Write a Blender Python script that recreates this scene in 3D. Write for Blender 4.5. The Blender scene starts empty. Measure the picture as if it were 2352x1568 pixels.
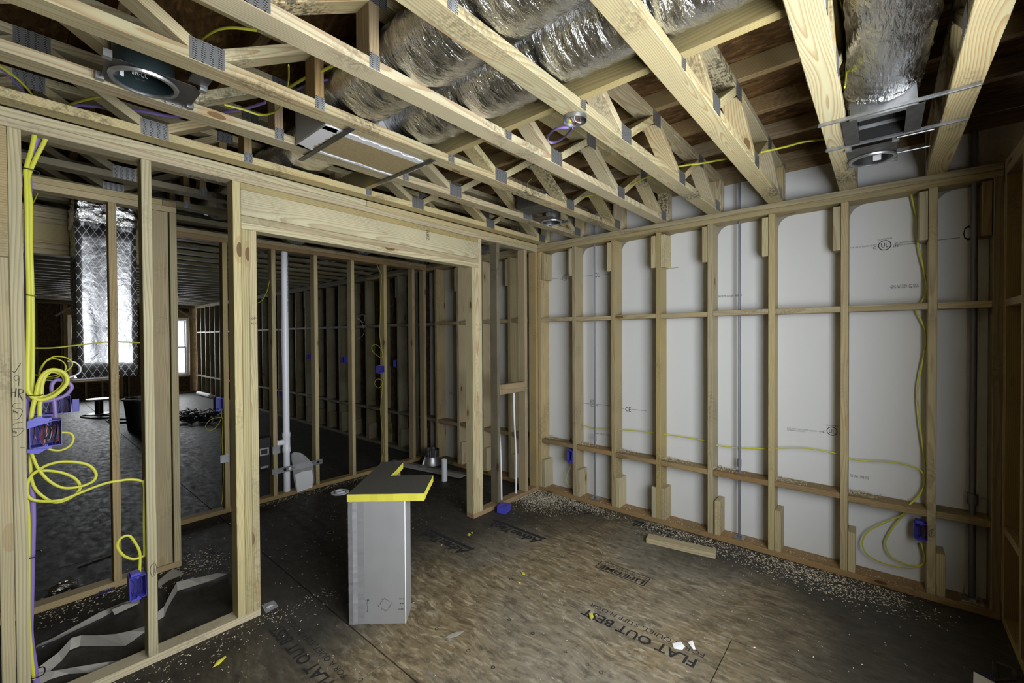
import bpy, bmesh, math, random
from mathutils import Vector, Matrix, Euler
random.seed(7)
SC = bpy.context.scene
COL = SC.collection
# ------------------------------------------------------------------ camera
IW, IH, FPX = 2352.0, 1568.0, 991.635
CAM = Vector((2.642, -3.484, 1.5561))
YAW, PIT, ROL = 0.7093, -0.0116, -0.0056
_fw = Vector((-math.cos(PIT)*math.sin(YAW), math.cos(PIT)*math.cos(YAW), math.sin(PIT)))
_r0 = Vector((math.cos(YAW), math.sin(YAW), 0)); _u0 = _r0.cross(_fw)
_r = _r0*math.cos(ROL) + _u0*math.sin(ROL); _u = _u0*math.cos(ROL) - _r0*math.sin(ROL)
cd = bpy.data.cameras.new('camera'); cam = bpy.data.objects.new('camera', cd); COL.objects.link(cam)
cd.sensor_fit = 'HORIZONTAL'; cd.sensor_width = 36.0; cd.lens = FPX/IW*36.0; cd.clip_start = 0.05; cd.clip_end = 100
cam.matrix_world = Matrix(((_r.x, _u.x, -_fw.x, CAM.x), (_r.y, _u.y, -_fw.y, CAM.y), (_r.z, _u.z, -_fw.z, CAM.z), (0, 0, 0, 1)))
SC.camera = cam
# ------------------------------------------------------------------ sky, exposure
SKY = 16.5
w = bpy.data.worlds.new('overcast_sky'); SC.world = w; w.use_nodes = True
bg = w.node_tree.nodes['Background']; bg.inputs[0].default_value = (0.93, 0.97, 1.0, 1); bg.inputs[1].default_value = SKY
def portal(name, loc, rot, sx, sy):
    l = bpy.data.lights.new(name, 'AREA'); l.shape = 'RECTANGLE'; l.size = sx; l.size_y = sy
    l.cycles.is_portal = True
    o = bpy.data.objects.new(name, l); COL.objects.link(o); o.location = loc; o.rotation_euler = rot
    return o
# daylight enters by the wide window opening of the side wall, just right of the view, and the two far windows (portals only guide sampling)
OPEN_Y0, OPEN_Y1, OPEN_Z0, OPEN_Z1 = -3.45, -1.30, 0.80, 2.15
portal('side_window_daylight', (3.30, (OPEN_Y0+OPEN_Y1)/2, (OPEN_Z0+OPEN_Z1)/2), (0, math.pi/2, 0), OPEN_Z1-OPEN_Z0, OPEN_Y1-OPEN_Y0)
for yy in (-2.08, -0.56):
    portal('far_window_daylight', (-12.66, yy, 1.32), (0, -math.pi/2, 0), 1.64, 0.92)
vs = SC.view_settings
vs.view_transform = 'Standard'; vs.look = 'None'; vs.exposure = 0.0; vs.gamma = 1.0; vs.use_curve_mapping = False
SC.cycles.use_denoising = True
SC.cycles.use_adaptive_sampling = True; SC.cycles.adaptive_threshold = 0.05; SC.cycles.adaptive_min_samples = 12
SC.cycles.max_bounces = 6; SC.cycles.diffuse_bounces = 4; SC.cycles.glossy_bounces = 3; SC.cycles.transmission_bounces = 4
SC.cycles.caustics_reflective = False; SC.cycles.caustics_refractive = False
SC.cycles.sample_clamp_indirect = 6.0

# ------------------------------------------------------------------ material kit
def S(c): return c/12.92 if c <= 0.04045 else ((c+0.055)/1.055)**2.4
def rgb(r, g, b): return (S(r/255), S(g/255), S(b/255), 1)
class NT:
    def __init__(s, name):
        s.m = bpy.data.materials.new(name); s.m.use_nodes = True; s.t = s.m.node_tree
        s.b = s.t.nodes['Principled BSDF']
    def n(s, typ, **kw):
        x = s.t.nodes.new(typ)
        for k, v in kw.items():
            if not k.startswith('i_'): setattr(x, k, v)
        for k, v in kw.items():
            if k.startswith('i_'):
                key = k[2:]; key = int(key) if key.isdigit() else key.replace('_', ' ')
                if isinstance(v, bpy.types.NodeSocket): s.t.links.new(v, x.inputs[key])
                else: x.inputs[key].default_value = v
        return x
    def math(s, op, a, b=None, c=None):
        x = s.t.nodes.new('ShaderNodeMath'); x.operation = op
        for i, v in enumerate((a, b, c)):
            if v is None: continue
            if isinstance(v, bpy.types.NodeSocket): s.t.links.new(v, x.inputs[i])
            else: x.inputs[i].default_value = v
        return x.outputs[0]
    def mix(s, f, a, b, typ='MIX'):
        x = s.t.nodes.new('ShaderNodeMix'); x.data_type = 'RGBA'; x.blend_type = typ
        for i, v in ((0, f), (6, a), (7, b)):
            if isinstance(v, bpy.types.NodeSocket): s.t.links.new(v, x.inputs[i])
            else: x.inputs[i].default_value = v
        return x.outputs[2]
    def ramp(s, f, stops):
        x = s.t.nodes.new('ShaderNodeValToRGB'); e = x.color_ramp.elements
        while len(e) < len(stops): e.new(0.5)
        for i, (p, c) in enumerate(stops): e[i].position = p; e[i].color = c if len(c) == 4 else (*c, 1)
        s.t.links.new(f, x.inputs[0]); return x.outputs[0]
    def set(s, **kw):
        for k, v in kw.items():
            key = k.replace('_', ' ')
            if isinstance(v, bpy.types.NodeSocket): s.t.links.new(v, s.b.inputs[key])
            else: s.b.inputs[key].default_value = v
        return s
    def bump(s, h, strength=0.3, dist=0.002):
        x = s.n('ShaderNodeBump', i_Strength=strength, i_Distance=dist, i_Height=h)
        s.t.links.new(x.outputs[0], s.b.inputs['Normal'])
M = {}
def plain(name, col, rough=0.6, metal=0.0, **kw):
    t = NT(name); t.set(Base_Color=col, Roughness=rough, Metallic=metal, **kw); M[name] = t.m; return t.m
def wood(name, light, dark, ring=52.0, grey=0.25, mold=0.0, contrast=0.8, wob=0.05):
    t = NT(name)
    co = t.n('ShaderNodeTexCoord').outputs['Object']
    oi = t.n('ShaderNodeObjectInfo').outputs['Random']
    r1 = t.math('FRACT', t.math('MULTIPLY', oi, 17.13)); r2 = t.math('FRACT', t.math('MULTIPLY', oi, 71.7)); r3 = t.math('FRACT', t.math('MULTIPLY', oi, 131.3))
    sp = t.n('ShaderNodeSeparateXYZ', i_0=co)
    # the pith wanders slowly along the board: gives cathedral figures on flat faces
    xl = t.math('ADD', t.math('MULTIPLY', sp.outputs[0], 0.9), t.math('MULTIPLY', oi, 57.0))
    nz = t.n('ShaderNodeTexNoise', noise_dimensions='2D', i_Scale=1.0, i_Detail=1.0, i_Roughness=0.6, i_0=t.n('ShaderNodeCombineXYZ', i_0=xl, i_1=t.math('MULTIPLY', sp.outputs[1], 1.2)).outputs[0])
    nc = t.n('ShaderNodeSeparateColor', i_0=nz.outputs['Color'])
    oy = t.math('ADD', t.math('MULTIPLY_ADD', t.math('SUBTRACT', nc.outputs[0], 0.5), wob, sp.outputs[1]), t.math('MULTIPLY', t.math('SUBTRACT', r1, 0.5), 0.14))
    oz = t.math('ADD', t.math('MULTIPLY_ADD', t.math('SUBTRACT', nc.outputs[1], 0.5), wob, sp.outputs[2]), t.math('MULTIPLY', t.math('SUBTRACT', r2, 0.5), 0.14))
    rr = t.math('SQRT', t.math('ADD', t.math('MULTIPLY', oy, oy), t.math('MULTIPLY', oz, oz)))
    ph = t.math('FRACT', t.math('MULTIPLY', rr, t.math('MULTIPLY_ADD', r3, 90.0, 90.0)))
    late = t.ramp(ph, [(0.0, (0, 0, 0)), (0.45, (0.12,)*3), (0.82, (0.85,)*3), (0.93, (1, 1, 1)), (1.0, (0.05,)*3)])
    fine = t.n('ShaderNodeTexNoise', i_Scale=1.0, i_Detail=1.5, i_Roughness=0.7, i_Vector=t.n('ShaderNodeMapping', i_Scale=(6, 180, 180), i_Vector=co).outputs[0])
    base = t.mix(t.math('MULTIPLY', late, contrast), light, dark)
    base = t.mix(t.math('MULTIPLY', t.math('SUBTRACT', fine.outputs[0], 0.35), 0.5), base, dark)
    # board to board tone
    tone = t.n('ShaderNodeHueSaturation', i_Hue=t.math('MULTIPLY_ADD', r2, 0.016, 0.492), i_Saturation=t.math('MULTIPLY_ADD', r1, 0.3, 0.75), i_Value=t.math('MULTIPLY_ADD', r3, 0.28, 0.84), i_Color=base).outputs[0]
    # knots: sparse dark ovals
    kv = t.n('ShaderNodeTexVoronoi', voronoi_dimensions='3D', i_Scale=1.0, i_Vector=t.n('ShaderNodeMapping', i_Scale=(3.2, 9, 9), i_Location=(0, 0, 0), i_Vector=t.n('ShaderNodeVectorMath', operation='ADD', i_0=co, i_1=t.n('ShaderNodeCombineXYZ', i_0=t.math('MULTIPLY', oi, 40), i_1=r1, i_2=r2).outputs[0]).outputs[0]).outputs[0])
    kcol = t.n('ShaderNodeSeparateColor', i_0=kv.outputs['Color']).outputs[0]
    kn = t.math('MULTIPLY', t.math('LESS_THAN', kv.outputs['Distance'], 0.13), t.math('GREATER_THAN', kcol, 0.62))
    tone = t.mix(kn, tone, rgb(70, 45, 25))
    halo = t.math('MULTIPLY', t.math('MULTIPLY', t.math('LESS_THAN', kv.outputs['Distance'], 0.24), t.math('GREATER_THAN', kcol, 0.62)), 0.35)
    tone = t.mix(halo, tone, dark)
    # weathering: grey-green wash and mould spots
    wn = t.n('ShaderNodeTexNoise', i_Scale=2.4, i_Detail=2.0, i_Vector=t.n('ShaderNodeVectorMath', operation='ADD', i_0=co, i_1=t.n('ShaderNodeCombineXYZ', i_0=t.math('MULTIPLY', oi, 91), i_1=r2, i_2=r1).outputs[0]).outputs[0])
    wc = t.n('ShaderNodeSeparateColor', i_0=wn.outputs['Color']); wn = wc.outputs[0]
    tone = t.mix(t.math('MULTIPLY', t.ramp(wn, [(0.42, (0, 0, 0)), (0.7, (1, 1, 1))]), grey), tone, rgb(128, 126, 104))
    if mold:
        m1 = wc.outputs[1]
        m2 = t.n('ShaderNodeTexNoise', i_Scale=60.0, i_Detail=2.0, i_Roughness=0.7, i_Vector=co).outputs[0]
        mm = t.math('MULTIPLY', t.ramp(m1, [(0.55, (0, 0, 0)), (0.68, (1, 1, 1))]), t.ramp(m2, [(0.42, (0, 0, 0)), (0.6, (1, 1, 1))]))
        tone = t.mix(t.math('MULTIPLY', mm, mold), tone, rgb(62, 60, 52))
    t.set(Base_Color=tone, Roughness=0.62, Specular_IOR_Level=0.25)
    M[name] = t.m; return t.m
wood('pine_fresh', rgb(188, 177, 136), rgb(146, 118, 74), grey=0.25, mold=0.25, contrast=0.7)
wood('pine_truss', rgb(184, 176, 136), rgb(154, 118, 70), grey=0.35, mold=0.9, contrast=0.85, wob=0.11)
wood('pine_stud', rgb(176, 160, 116), rgb(140, 110, 66), grey=0.3, mold=0.35, contrast=0.6)
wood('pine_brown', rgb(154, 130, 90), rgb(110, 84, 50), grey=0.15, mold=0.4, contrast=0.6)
wood('pine_grey_dim', rgb(116, 106, 80), rgb(86, 72, 46), grey=0.6, mold=0.6, contrast=0.5)  # greyed pine, toned darker to put the hall's dimness into its colour

def osb(name, cols, scale=1.0, rough=0.75):
    t = NT(name)
    co = t.n('ShaderNodeTexCoord').outputs['Object']
    nz = t.n('ShaderNodeTexNoise', i_Scale=3.0*scale, i_Detail=0.0, i_Vector=co)
    warp = t.n('ShaderNodeVectorMath', operation='ADD', i_0=co, i_1=t.n('ShaderNodeVectorMath', operation='SCALE', i_0=nz.outputs['Color'], i_Scale=0.12).outputs[0]).outputs[0]
    vals = []
    for k, (ang, sc) in enumerate(((0.5, (16, 70, 40)), (-0.7, (18, 75, 40)))):
        v = t.n('ShaderNodeTexVoronoi', i_Scale=scale, i_Vector=t.n('ShaderNodeMapping', i_Rotation=(0, 0, ang), i_Scale=sc, i_Vector=warp).outputs[0])
        vals.append(t.n('ShaderNodeSeparateColor', i_0=v.outputs['Color']).outputs[0])
    f = t.math('MULTIPLY_ADD', vals[0], 0.55, t.math('MULTIPLY', vals[1], 0.45))
    c = t.ramp(f, [(0.1, cols[0]), (0.45, cols[1]), (0.7, cols[2]), (0.95, cols[3])])
    t.set(Base_Color=c, Roughness=rough, Specular_IOR_Level=0.25)
    M[name] = t.m; return t, c, co
osb('osb_deck', (rgb(70, 50, 28), rgb(92, 68, 38), rgb(110, 82, 48), rgb(136, 106, 68)))
osb('osb_wall', (rgb(58, 44, 26), rgb(78, 60, 36), rgb(92, 72, 44), rgb(108, 88, 56)))
# subfloor: brown flakes with trodden grey dust and dark wet grime
t, c, co = osb('subfloor', (rgb(96, 82, 60), rgb(124, 110, 84), rgb(140, 126, 100), rgb(176, 166, 142)), 1.0, 0.55)
geo = t.n('ShaderNodeNewGeometry').outputs['Position']
g1 = t.n('ShaderNodeTexNoise', i_Scale=0.9, i_Detail=2.0, i_Roughness=0.6, i_Vector=geo).outputs[0]
g2 = t.n('ShaderNodeTexNoise', i_Scale=17.0, i_Detail=5.0, i_Roughness=0.75, i_Vector=t.n('ShaderNodeMapping', i_Scale=(0.55, 1, 1), i_Rotation=(0, 0, 0.2), i_Vector=geo).outputs[0])
gc = t.n('ShaderNodeSeparateColor', i_0=g2.outputs['Color'])
c = t.mix(0.3, c, rgb(122, 108, 84))
# grime: trodden clean in the middle of the room, dark wet dirt towards the hall and the walls
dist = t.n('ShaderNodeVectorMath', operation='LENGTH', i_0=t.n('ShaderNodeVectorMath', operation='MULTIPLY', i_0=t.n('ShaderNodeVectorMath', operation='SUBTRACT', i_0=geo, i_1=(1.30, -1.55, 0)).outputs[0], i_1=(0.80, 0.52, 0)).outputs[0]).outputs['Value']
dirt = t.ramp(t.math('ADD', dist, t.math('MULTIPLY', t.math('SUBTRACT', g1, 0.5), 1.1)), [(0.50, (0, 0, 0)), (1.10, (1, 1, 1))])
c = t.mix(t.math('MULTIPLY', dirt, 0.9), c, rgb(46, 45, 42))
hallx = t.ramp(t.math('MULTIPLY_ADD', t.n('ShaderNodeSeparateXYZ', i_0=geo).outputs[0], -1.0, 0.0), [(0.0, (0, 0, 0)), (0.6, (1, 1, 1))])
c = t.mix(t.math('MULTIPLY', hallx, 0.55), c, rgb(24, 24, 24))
greyw = t.ramp(t.n('ShaderNodeTexNoise', i_Scale=1.3, i_Detail=3.0, i_Vector=t.n('ShaderNodeVectorMath', operation='ADD', i_0=geo, i_1=(5, 3, 0)).outputs[0]).outputs[0], [(0.42, (0, 0, 0)), (0.62, (1, 1, 1))])
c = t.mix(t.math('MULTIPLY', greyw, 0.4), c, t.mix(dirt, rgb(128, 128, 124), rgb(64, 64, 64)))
c = t.mix(t.math('MULTIPLY', t.ramp(gc.outputs[0], [(0.36, (1, 1, 1)), (0.52, (0, 0, 0))]), 0.6), c, rgb(48, 43, 34))
c = t.mix(t.math('MULTIPLY', t.ramp(gc.outputs[1], [(0.56, (0, 0, 0)), (0.68, (1, 1, 1))]), 0.35), c, t.mix(dirt, rgb(184, 178, 160), rgb(84, 82, 76)))
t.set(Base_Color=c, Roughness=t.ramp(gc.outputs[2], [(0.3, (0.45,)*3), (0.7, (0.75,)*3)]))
plain('seam_black', rgb(18, 16, 13), 0.9)
t = NT('gypsum_white'); co = t.n('ShaderNodeTexCoord').outputs['Object']
nz = t.n('ShaderNodeTexNoise', i_Scale=2.0, i_Detail=3.0, i_Vector=co).outputs[0]
t.set(Base_Color=t.mix(t.math('MULTIPLY', nz, 0.25), rgb(208, 209, 210), rgb(192, 194, 196)), Roughness=0.85, Specular_IOR_Level=0.1)
t.bump(t.n('ShaderNodeTexNoise', i_Scale=260.0, i_Detail=2.0, i_Vector=co).outputs[0], 0.15, 0.0006); M['gypsum_white'] = t.m
plain('ink', rgb(26, 26, 28), 0.8); plain('ink_soft', rgb(108, 110, 114), 0.85); plain('pencil', rgb(70, 64, 56), 0.8)
plain('corner_grey', rgb(132, 130, 122), 0.8)
def galv(name, a, b, rough=0.35, sc=30.0):
    t = NT(name); co = t.n('ShaderNodeTexCoord').outputs['Object']
    v = t.n('ShaderNodeTexVoronoi', i_Scale=sc, i_Vector=co)
    f = t.n('ShaderNodeSeparateColor', i_0=v.outputs['Color']).outputs[0]
    n2 = t.n('ShaderNodeTexNoise', i_Scale=6.0, i_Detail=4.0, i_Vector=co).outputs[0]
    t.set(Base_Color=t.mix(t.math('MULTIPLY_ADD', f, 0.5, t.math('MULTIPLY', n2, 0.4)), a, b), Metallic=0.9, Roughness=t.math('MULTIPLY_ADD', n2, 0.25, rough-0.1))
    M[name] = t.m; return t.m
galv('galvanised', rgb(150, 152, 156), rgb(196, 198, 202))
galv('galv_dark', rgb(84, 84, 84), rgb(122, 122, 122), 0.45)
plain('steel_rod', rgb(112, 114, 126), 0.5, 0.3)
# truss nail plate: galvanised sheet with rows of punched teeth slots
t = NT('nail_plate'); co = t.n('ShaderNodeTexCoord').outputs['Object']; sp = t.n('ShaderNodeSeparateXYZ', i_0=co)
u = t.math('MULTIPLY', sp.outputs[0], 1/0.0245); v = t.math('MULTIPLY', sp.outputs[2], 1/0.0072)
fu = t.math('ABSOLUTE', t.math('SUBTRACT', t.math('FRACT', u), 0.5)); fv = t.math('ABSOLUTE', t.math('SUBTRACT', t.math('FRACT', t.math('ADD', v, t.math('MULTIPLY', t.math('FLOOR', t.math('MULTIPLY', t.math('FRACT', u), 4.0)), 0.25))), 0.5))
slot = t.math('MULTIPLY', t.math('LESS_THAN', fu, 0.27), t.math('LESS_THAN', fv, 0.26))
lip = t.math('MULTIPLY', t.math('LESS_THAN', fu, 0.27), t.math('MULTIPLY', t.math('GREATER_THAN', fv, 0.26), t.math('LESS_THAN', fv, 0.36)))
c = t.mix(slot, rgb(146, 148, 150), rgb(58, 58, 56)); c = t.mix(lip, c, rgb(226, 228, 230))
t.set(Base_Color=c, Metallic=0.75, Roughness=0.42); t.bump(t.math('SUBTRACT', lip, slot), 0.5, 0.001); M['nail_plate'] = t.m
# aluminised film on flexible duct: wrinkled round the duct
def foil(name, sx, sy, col=(0.72, 0.72, 0.72, 1), rough=0.16, strength=0.9, dist=0.012):
    t = NT(name); co = t.n('ShaderNodeTexCoord').outputs['Object']
    a = t.n('ShaderNodeTexNoise', i_Scale=1.0, i_Detail=5.0, i_Roughness=0.62, i_Distortion=0.7, i_Vector=t.n('ShaderNodeMapping', i_Scale=(sx, sy, sy), i_Vector=co).outputs[0]).outputs[0]
    b = t.n('ShaderNodeTexNoise', i_Scale=1.0, i_Detail=3.0, i_Vector=t.n('ShaderNodeMapping', i_Scale=(sx*3.1, sy*1.6, sy*1.6), i_Vector=co).outputs[0]).outputs[0]
    t.set(Base_Color=col, Metallic=1.0, Roughness=t.math('MULTIPLY_ADD', b, 0.22, rough-0.06))
    t.bump(t.math('ADD', a, t.math('MULTIPLY', b, 0.35)), strength, dist); M[name] = t.m; return t
foil('foil_flex', 34, 9)
foil('foil_crumple', 22, 22, rough=0.14)
# scrim reinforced foil: diamond lattice
t = foil('foil_scrim', 9, 9, (0.62, 0.62, 0.64, 1), 0.22, 0.5, 0.008)
co = t.n('ShaderNodeTexCoord').outputs['Object']; sp = t.n('ShaderNodeSeparateXYZ', i_0=co)
def lattice(t, a, b, pu, pv, wdt):
    p = t.math('ADD', t.math('MULTIPLY', a, 1/pu), t.math('MULTIPLY', b, 1/pv)); q = t.math('SUBTRACT', t.math('MULTIPLY', a, 1/pu), t.math('MULTIPLY', b, 1/pv))
    fa = t.math('LESS_THAN', t.math('ABSOLUTE', t.math('SUBTRACT', t.math('FRACT', p), 0.5)), wdt); fb = t.math('LESS_THAN', t.math('ABSOLUTE', t.math('SUBTRACT', t.math('FRACT', q), 0.5)), wdt)
    return t.math('MAXIMUM', fa, fb)
lat = lattice(t, sp.outputs[1], sp.outputs[2], 0.040, 0.075, 0.05)
t.set(Base_Color=t.mix(lat, (0.24, 0.245, 0.26, 1), (0.8, 0.8, 0.82, 1)), Metallic=t.math('MULTIPLY_ADD', lat, -0.6, 0.85), Roughness=0.42)
t = foil('foil_board', 5, 5, (0.40, 0.40, 0.41, 1), 0.5, 0.10, 0.004); t.set(Metallic=0.55)
plain('pvc_white', rgb(226, 228, 236), 0.35); plain('pex_white', rgb(222, 224, 238), 0.4)
plain('cable_yellow', rgb(186, 186, 58), 0.45); plain('cable_purple', rgb(118, 100, 158), 0.45); plain('cable_white', rgb(200, 200, 200), 0.5); plain('cable_black', rgb(26, 26, 26), 0.5)
plain('box_blue', rgb(72, 70, 176), 0.4); plain('box_blue_dark', rgb(46, 42, 130), 0.5)
plain('wire_copper', rgb(150, 86, 54), 0.4, 0.6); plain('wire_red', rgb(110, 44, 36), 0.5)
plain('mastic', rgb(206, 206, 208), 0.6); plain('mastic_grey', rgb(158, 158, 160), 0.55)
plain('black_plastic', rgb(20, 20, 21), 0.4); plain('throat_shaded', rgb(30, 30, 31), 0.6, 0.3); plain('dark_void', rgb(10, 10, 11), 0.9)
plain('paper_white', rgb(228, 228, 230), 0.8); plain('paper_grey', rgb(150, 146, 138), 0.8)
plain('yellow_fibre', rgb(200, 194, 66), 0.9)
t = NT('clear_film'); t.set(Base_Color=(0.8, 0.82, 0.86, 1), Roughness=0.2, Alpha=0.22, Specular_IOR_Level=0.8); co = t.n('ShaderNodeTexCoord').outputs['Object']
t.bump(t.n('ShaderNodeTexNoise', i_Scale=28.0, i_Detail=4.0, i_Vector=co).outputs[0], 0.9, 0.01); M['clear_film'] = t.m
t = NT('window_glass'); t.set(Base_Color=(1, 1, 1, 1), Roughness=0.0, Transmission_Weight=1.0, IOR=1.0, Specular_IOR_Level=0.0, Alpha=0.12); M['window_glass'] = t.m
plain('window_vinyl', rgb(205, 208, 214), 0.45)
t = NT('liner_black'); co = t.n('ShaderNodeTexCoord').outputs['Object']
t.set(Base_Color=t.mix(t.n('ShaderNodeTexNoise', i_Scale=180.0, i_Detail=3.0, i_Vector=co).outputs[0], rgb(44, 43, 38), rgb(78, 76, 68)), Roughness=0.95); M['liner_black'] = t.m
foil('tape_film', 30, 12, (0.45, 0.45, 0.48, 1), 0.36, 0.22, 0.003).set(Metallic=0.6)
t = NT('liner_tan'); co = t.n('ShaderNodeTexCoord').outputs['Object']
t.set(Base_Color=t.mix(t.n('ShaderNodeTexNoise', i_Scale=70.0, i_Detail=3.0, i_Vector=co).outputs[0], rgb(120, 104, 72), rgb(168, 150, 112)), Roughness=0.7); M['liner_tan'] = t.m
plain('can_teal', rgb(42, 54, 56), 0.35, 0.3)
plain('packet_purple', rgb(48, 40, 92), 0.4); plain('spool_grey', rgb(128, 128, 132), 0.5)
t = NT('sawdust'); oi = t.n('ShaderNodeTexCoord').outputs['Object']
t.set(Base_Color=t.mix(t.n('ShaderNodeTexWhiteNoise', i_0=t.n('ShaderNodeVectorMath', operation='SNAP', i_0=oi, i_1=(0.012,)*3).outputs[0]).outputs[0], rgb(224, 218, 200), rgb(186, 176, 150)), Roughness=0.9); M['sawdust'] = t.m

# ------------------------------------------------------------------ geometry kit
_cache = {}
def boxmesh(L, W, T, bev=0.0022):
    k = (round(L, 4), round(W, 4), round(T, 4), bev)
    if k in _cache: return _cache[k]
    bm = bmesh.new(); bmesh.ops.create_cube(bm, size=1.0)
    bmesh.ops.scale(bm, vec=(L, W, T), verts=bm.verts)
    b = min(bev, 0.3*min(L, W, T))
    if b > 0: bmesh.ops.bevel(bm, geom=bm.edges[:], offset=b, offset_type='OFFSET', segments=1, profile=0.5, affect='EDGES')
    me = bpy.data.meshes.new('board'); bm.to_mesh(me); bm.free(); _cache[k] = me
    return me
def link(name, me, mat, parent=None, M4=None):
    """one mesh object; the material sits on the object so that alike pieces can share mesh data"""
    o = bpy.data.objects.new(name, me); COL.objects.link(o)
    if mat is not None:
        if not me.materials: me.materials.append(None)
        o.material_slots[0].link = 'OBJECT'; o.material_slots[0].material = M[mat] if isinstance(mat, str) else mat
    if M4 is not None: o.matrix_world = M4
    if parent is not None: adopt(o, parent)
    return o
def adopt(o, parent):
    o.parent = parent
    p = parent; off = Vector((0, 0, 0)); mw = None
    o.matrix_parent_inverse = WORLD[p.name].inverted() if p.name in WORLD else p.matrix_basis.inverted()
    WORLD[o.name] = o.matrix_basis.copy()
WORLD = {}
ROTX = {'x': Matrix.Identity(3), 'y': Matrix.Rotation(math.pi/2, 3, 'Z'), 'z': Matrix.Rotation(-math.pi/2, 3, 'Y')}
def bx(name, x0, x1, y0, y1, z0, z1, mat, parent=None, axis=None, bev=0.0022):
    d = {'x': x1-x0, 'y': y1-y0, 'z': z1-z0}
    if axis is None: axis = max(d, key=d.get)
    if axis == 'x': dim = (d['x'], d['y'], d['z'])
    elif axis == 'y': dim = (d['y'], d['x'], d['z'])
    else: dim = (d['z'], d['y'], d['x'])
    m = Matrix.Translation(((x0+x1)/2, (y0+y1)/2, (z0+z1)/2)) @ ROTX[axis].to_4x4()
    return link(name, boxmesh(*dim, bev), mat, parent, m)
def stick(name, A, B, W, T, side, mat, parent=None, bev=0.0022):
    """board of width W (along side) and thickness T running from A to B"""
    A, B = Vector(A), Vector(B); X = (B-A); L = X.length; X = X.normalized()
    Y = Vector(side); Y = (Y - X*Y.dot(X)).normalized(); Z = X.cross(Y)
    R = Matrix((X, Y, Z)).transposed().to_4x4(); m = Matrix.Translation((A+B)/2) @ R
    return link(name, boxmesh(L, W, T, bev), mat, parent, m)
def thing(name, label, cat, loc=(0, 0, 0), group=None):
    o = bpy.data.objects.new(name, None); COL.objects.link(o); o.empty_display_size = 0.05
    o.location = loc; o['label'] = label; o['category'] = cat
    if group: o['group'] = group
    WORLD[o.name] = Matrix.Translation(Vector(loc)); return o
def tag(o, label, cat, group=None):
    o['label'] = label; o['category'] = cat
    if group: o['group'] = group
    return o
def setting(name, label=None):
    o = bpy.data.objects.new(name, None); COL.objects.link(o); o['kind'] = 'structure'
    if label: o['label'] = label
    WORLD[o.name] = Matrix.Identity(4); return o
def at(px, py, ax, val):
    """the point of the plane ax=val that is seen at photo pixel px,py"""
    d = _fw + _r*((px-IW/2)/FPX) - _u*((py-IH/2)/FPX); i = 'xyz'.index(ax)
    return CAM + d*((val-CAM[i])/d[i])
def meshobj(name, verts, faces, mat, parent=None, smooth=False, M4=None):
    me = bpy.data.meshes.new(name); me.from_pydata([tuple(v) for v in verts], [], faces); me.validate(); me.update()
    if smooth:
        for p in me.polygons: p.use_smooth = True
        bm = bmesh.new(); bm.from_mesh(me)
        for e in bm.edges:
            if len(e.link_faces) == 2 and e.calc_face_angle(0) > 0.75: e.smooth = False
        bm.to_mesh(me); bm.free()
    return link(name, me, mat, parent, M4)
def tube(name, pts, r, mat, parent=None, seg=8, flat=None, cap=True, smooth=True, sub=6, closed=False):
    """tube through control points (Catmull-Rom); flat=(a,b): oval half-axes instead of r; r may be a list"""
    P = [Vector(p) for p in pts]
    if sub > 1 and len(P) > 2:
        Q = []
        n = len(P); rr = []
        for i in range(n-1 if not closed else n):
            p0 = P[i-1] if (i > 0 or closed) else P[0]; p1 = P[i]; p2 = P[(i+1) % n]; p3 = P[(i+2) % n] if (i+2 < n or closed) else P[-1]
            for k in range(sub):
                t = k/sub; Q.append(0.5*((2*p1)+(p2-p0)*t+(2*p0-5*p1+4*p2-p3)*t*t+(3*p1-p0-3*p2+p3)*t**3))
                if isinstance(r, (list, tuple)): rr.append(r[i]*(1-t)+r[(i+1) % n]*t)
        if not closed:
            Q.append(P[-1])
            if isinstance(r, (list, tuple)): rr.append(r[-1])
        P = Q
        if isinstance(r, (list, tuple)): r = rr
    org = sum(P, Vector())/len(P)
    verts, faces = [], []
    N = None
    for i, p in enumerate(P):
        T = (P[min(i+1, len(P)-1)] - P[max(i-1, 0)]) if not closed else (P[(i+1) % len(P)]-P[i-1])
        if T.length < 1e-9: T = Vector((0, 0, 1))
        T.normalize()
        if N is None:
            N = Vector((0, 0, 1)) if abs(T.z) < 0.9 else Vector((1, 0, 0))
        N = (N - T*N.dot(T)); N = N.normalized() if N.length > 1e-6 else T.orthogonal().normalized()
        B = T.cross(N)
        ra = r[i] if isinstance(r, (list, tuple)) else r
        a, b = (flat if flat else (ra, ra))
        for k in range(seg):
            an = 2*math.pi*k/seg; verts.append(p - org + N*(a*math.cos(an)) + B*(b*math.sin(an)))
    n = len(P)
    for i in range(n-1 if not closed else n):
        for k in range(seg):
            a0 = i*seg+k; a1 = i*seg+(k+1) % seg; b0 = ((i+1) % n)*seg+k; b1 = ((i+1) % n)*seg+(k+1) % seg
            faces.append((a0, a1, b1, b0))
    if cap and not closed:
        faces.append(tuple(reversed(range(seg)))); faces.append(tuple(range((n-1)*seg, n*seg)))
    return meshobj(name, verts, faces, mat, parent, smooth, Matrix.Translation(org))
def lathe(name, prof, mat, parent=None, seg=32, M4=None, smooth=True, close=False):
    """profile [(r,z)...] turned round local Z"""
    verts, faces = [], []
    for (r, z) in prof:
        for k in range(seg):
            a = 2*math.pi*k/seg; verts.append((r*math.cos(a), r*math.sin(a), z))
    n = len(prof)
    for i in range(n-1 if not close else n):
        for k in range(seg):
            j = (i+1) % n
            faces.append((i*seg+k, i*seg+(k+1) % seg, j*seg+(k+1) % seg, j*seg+k))
    return meshobj(name, verts, faces, mat, parent, smooth, M4)
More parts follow.
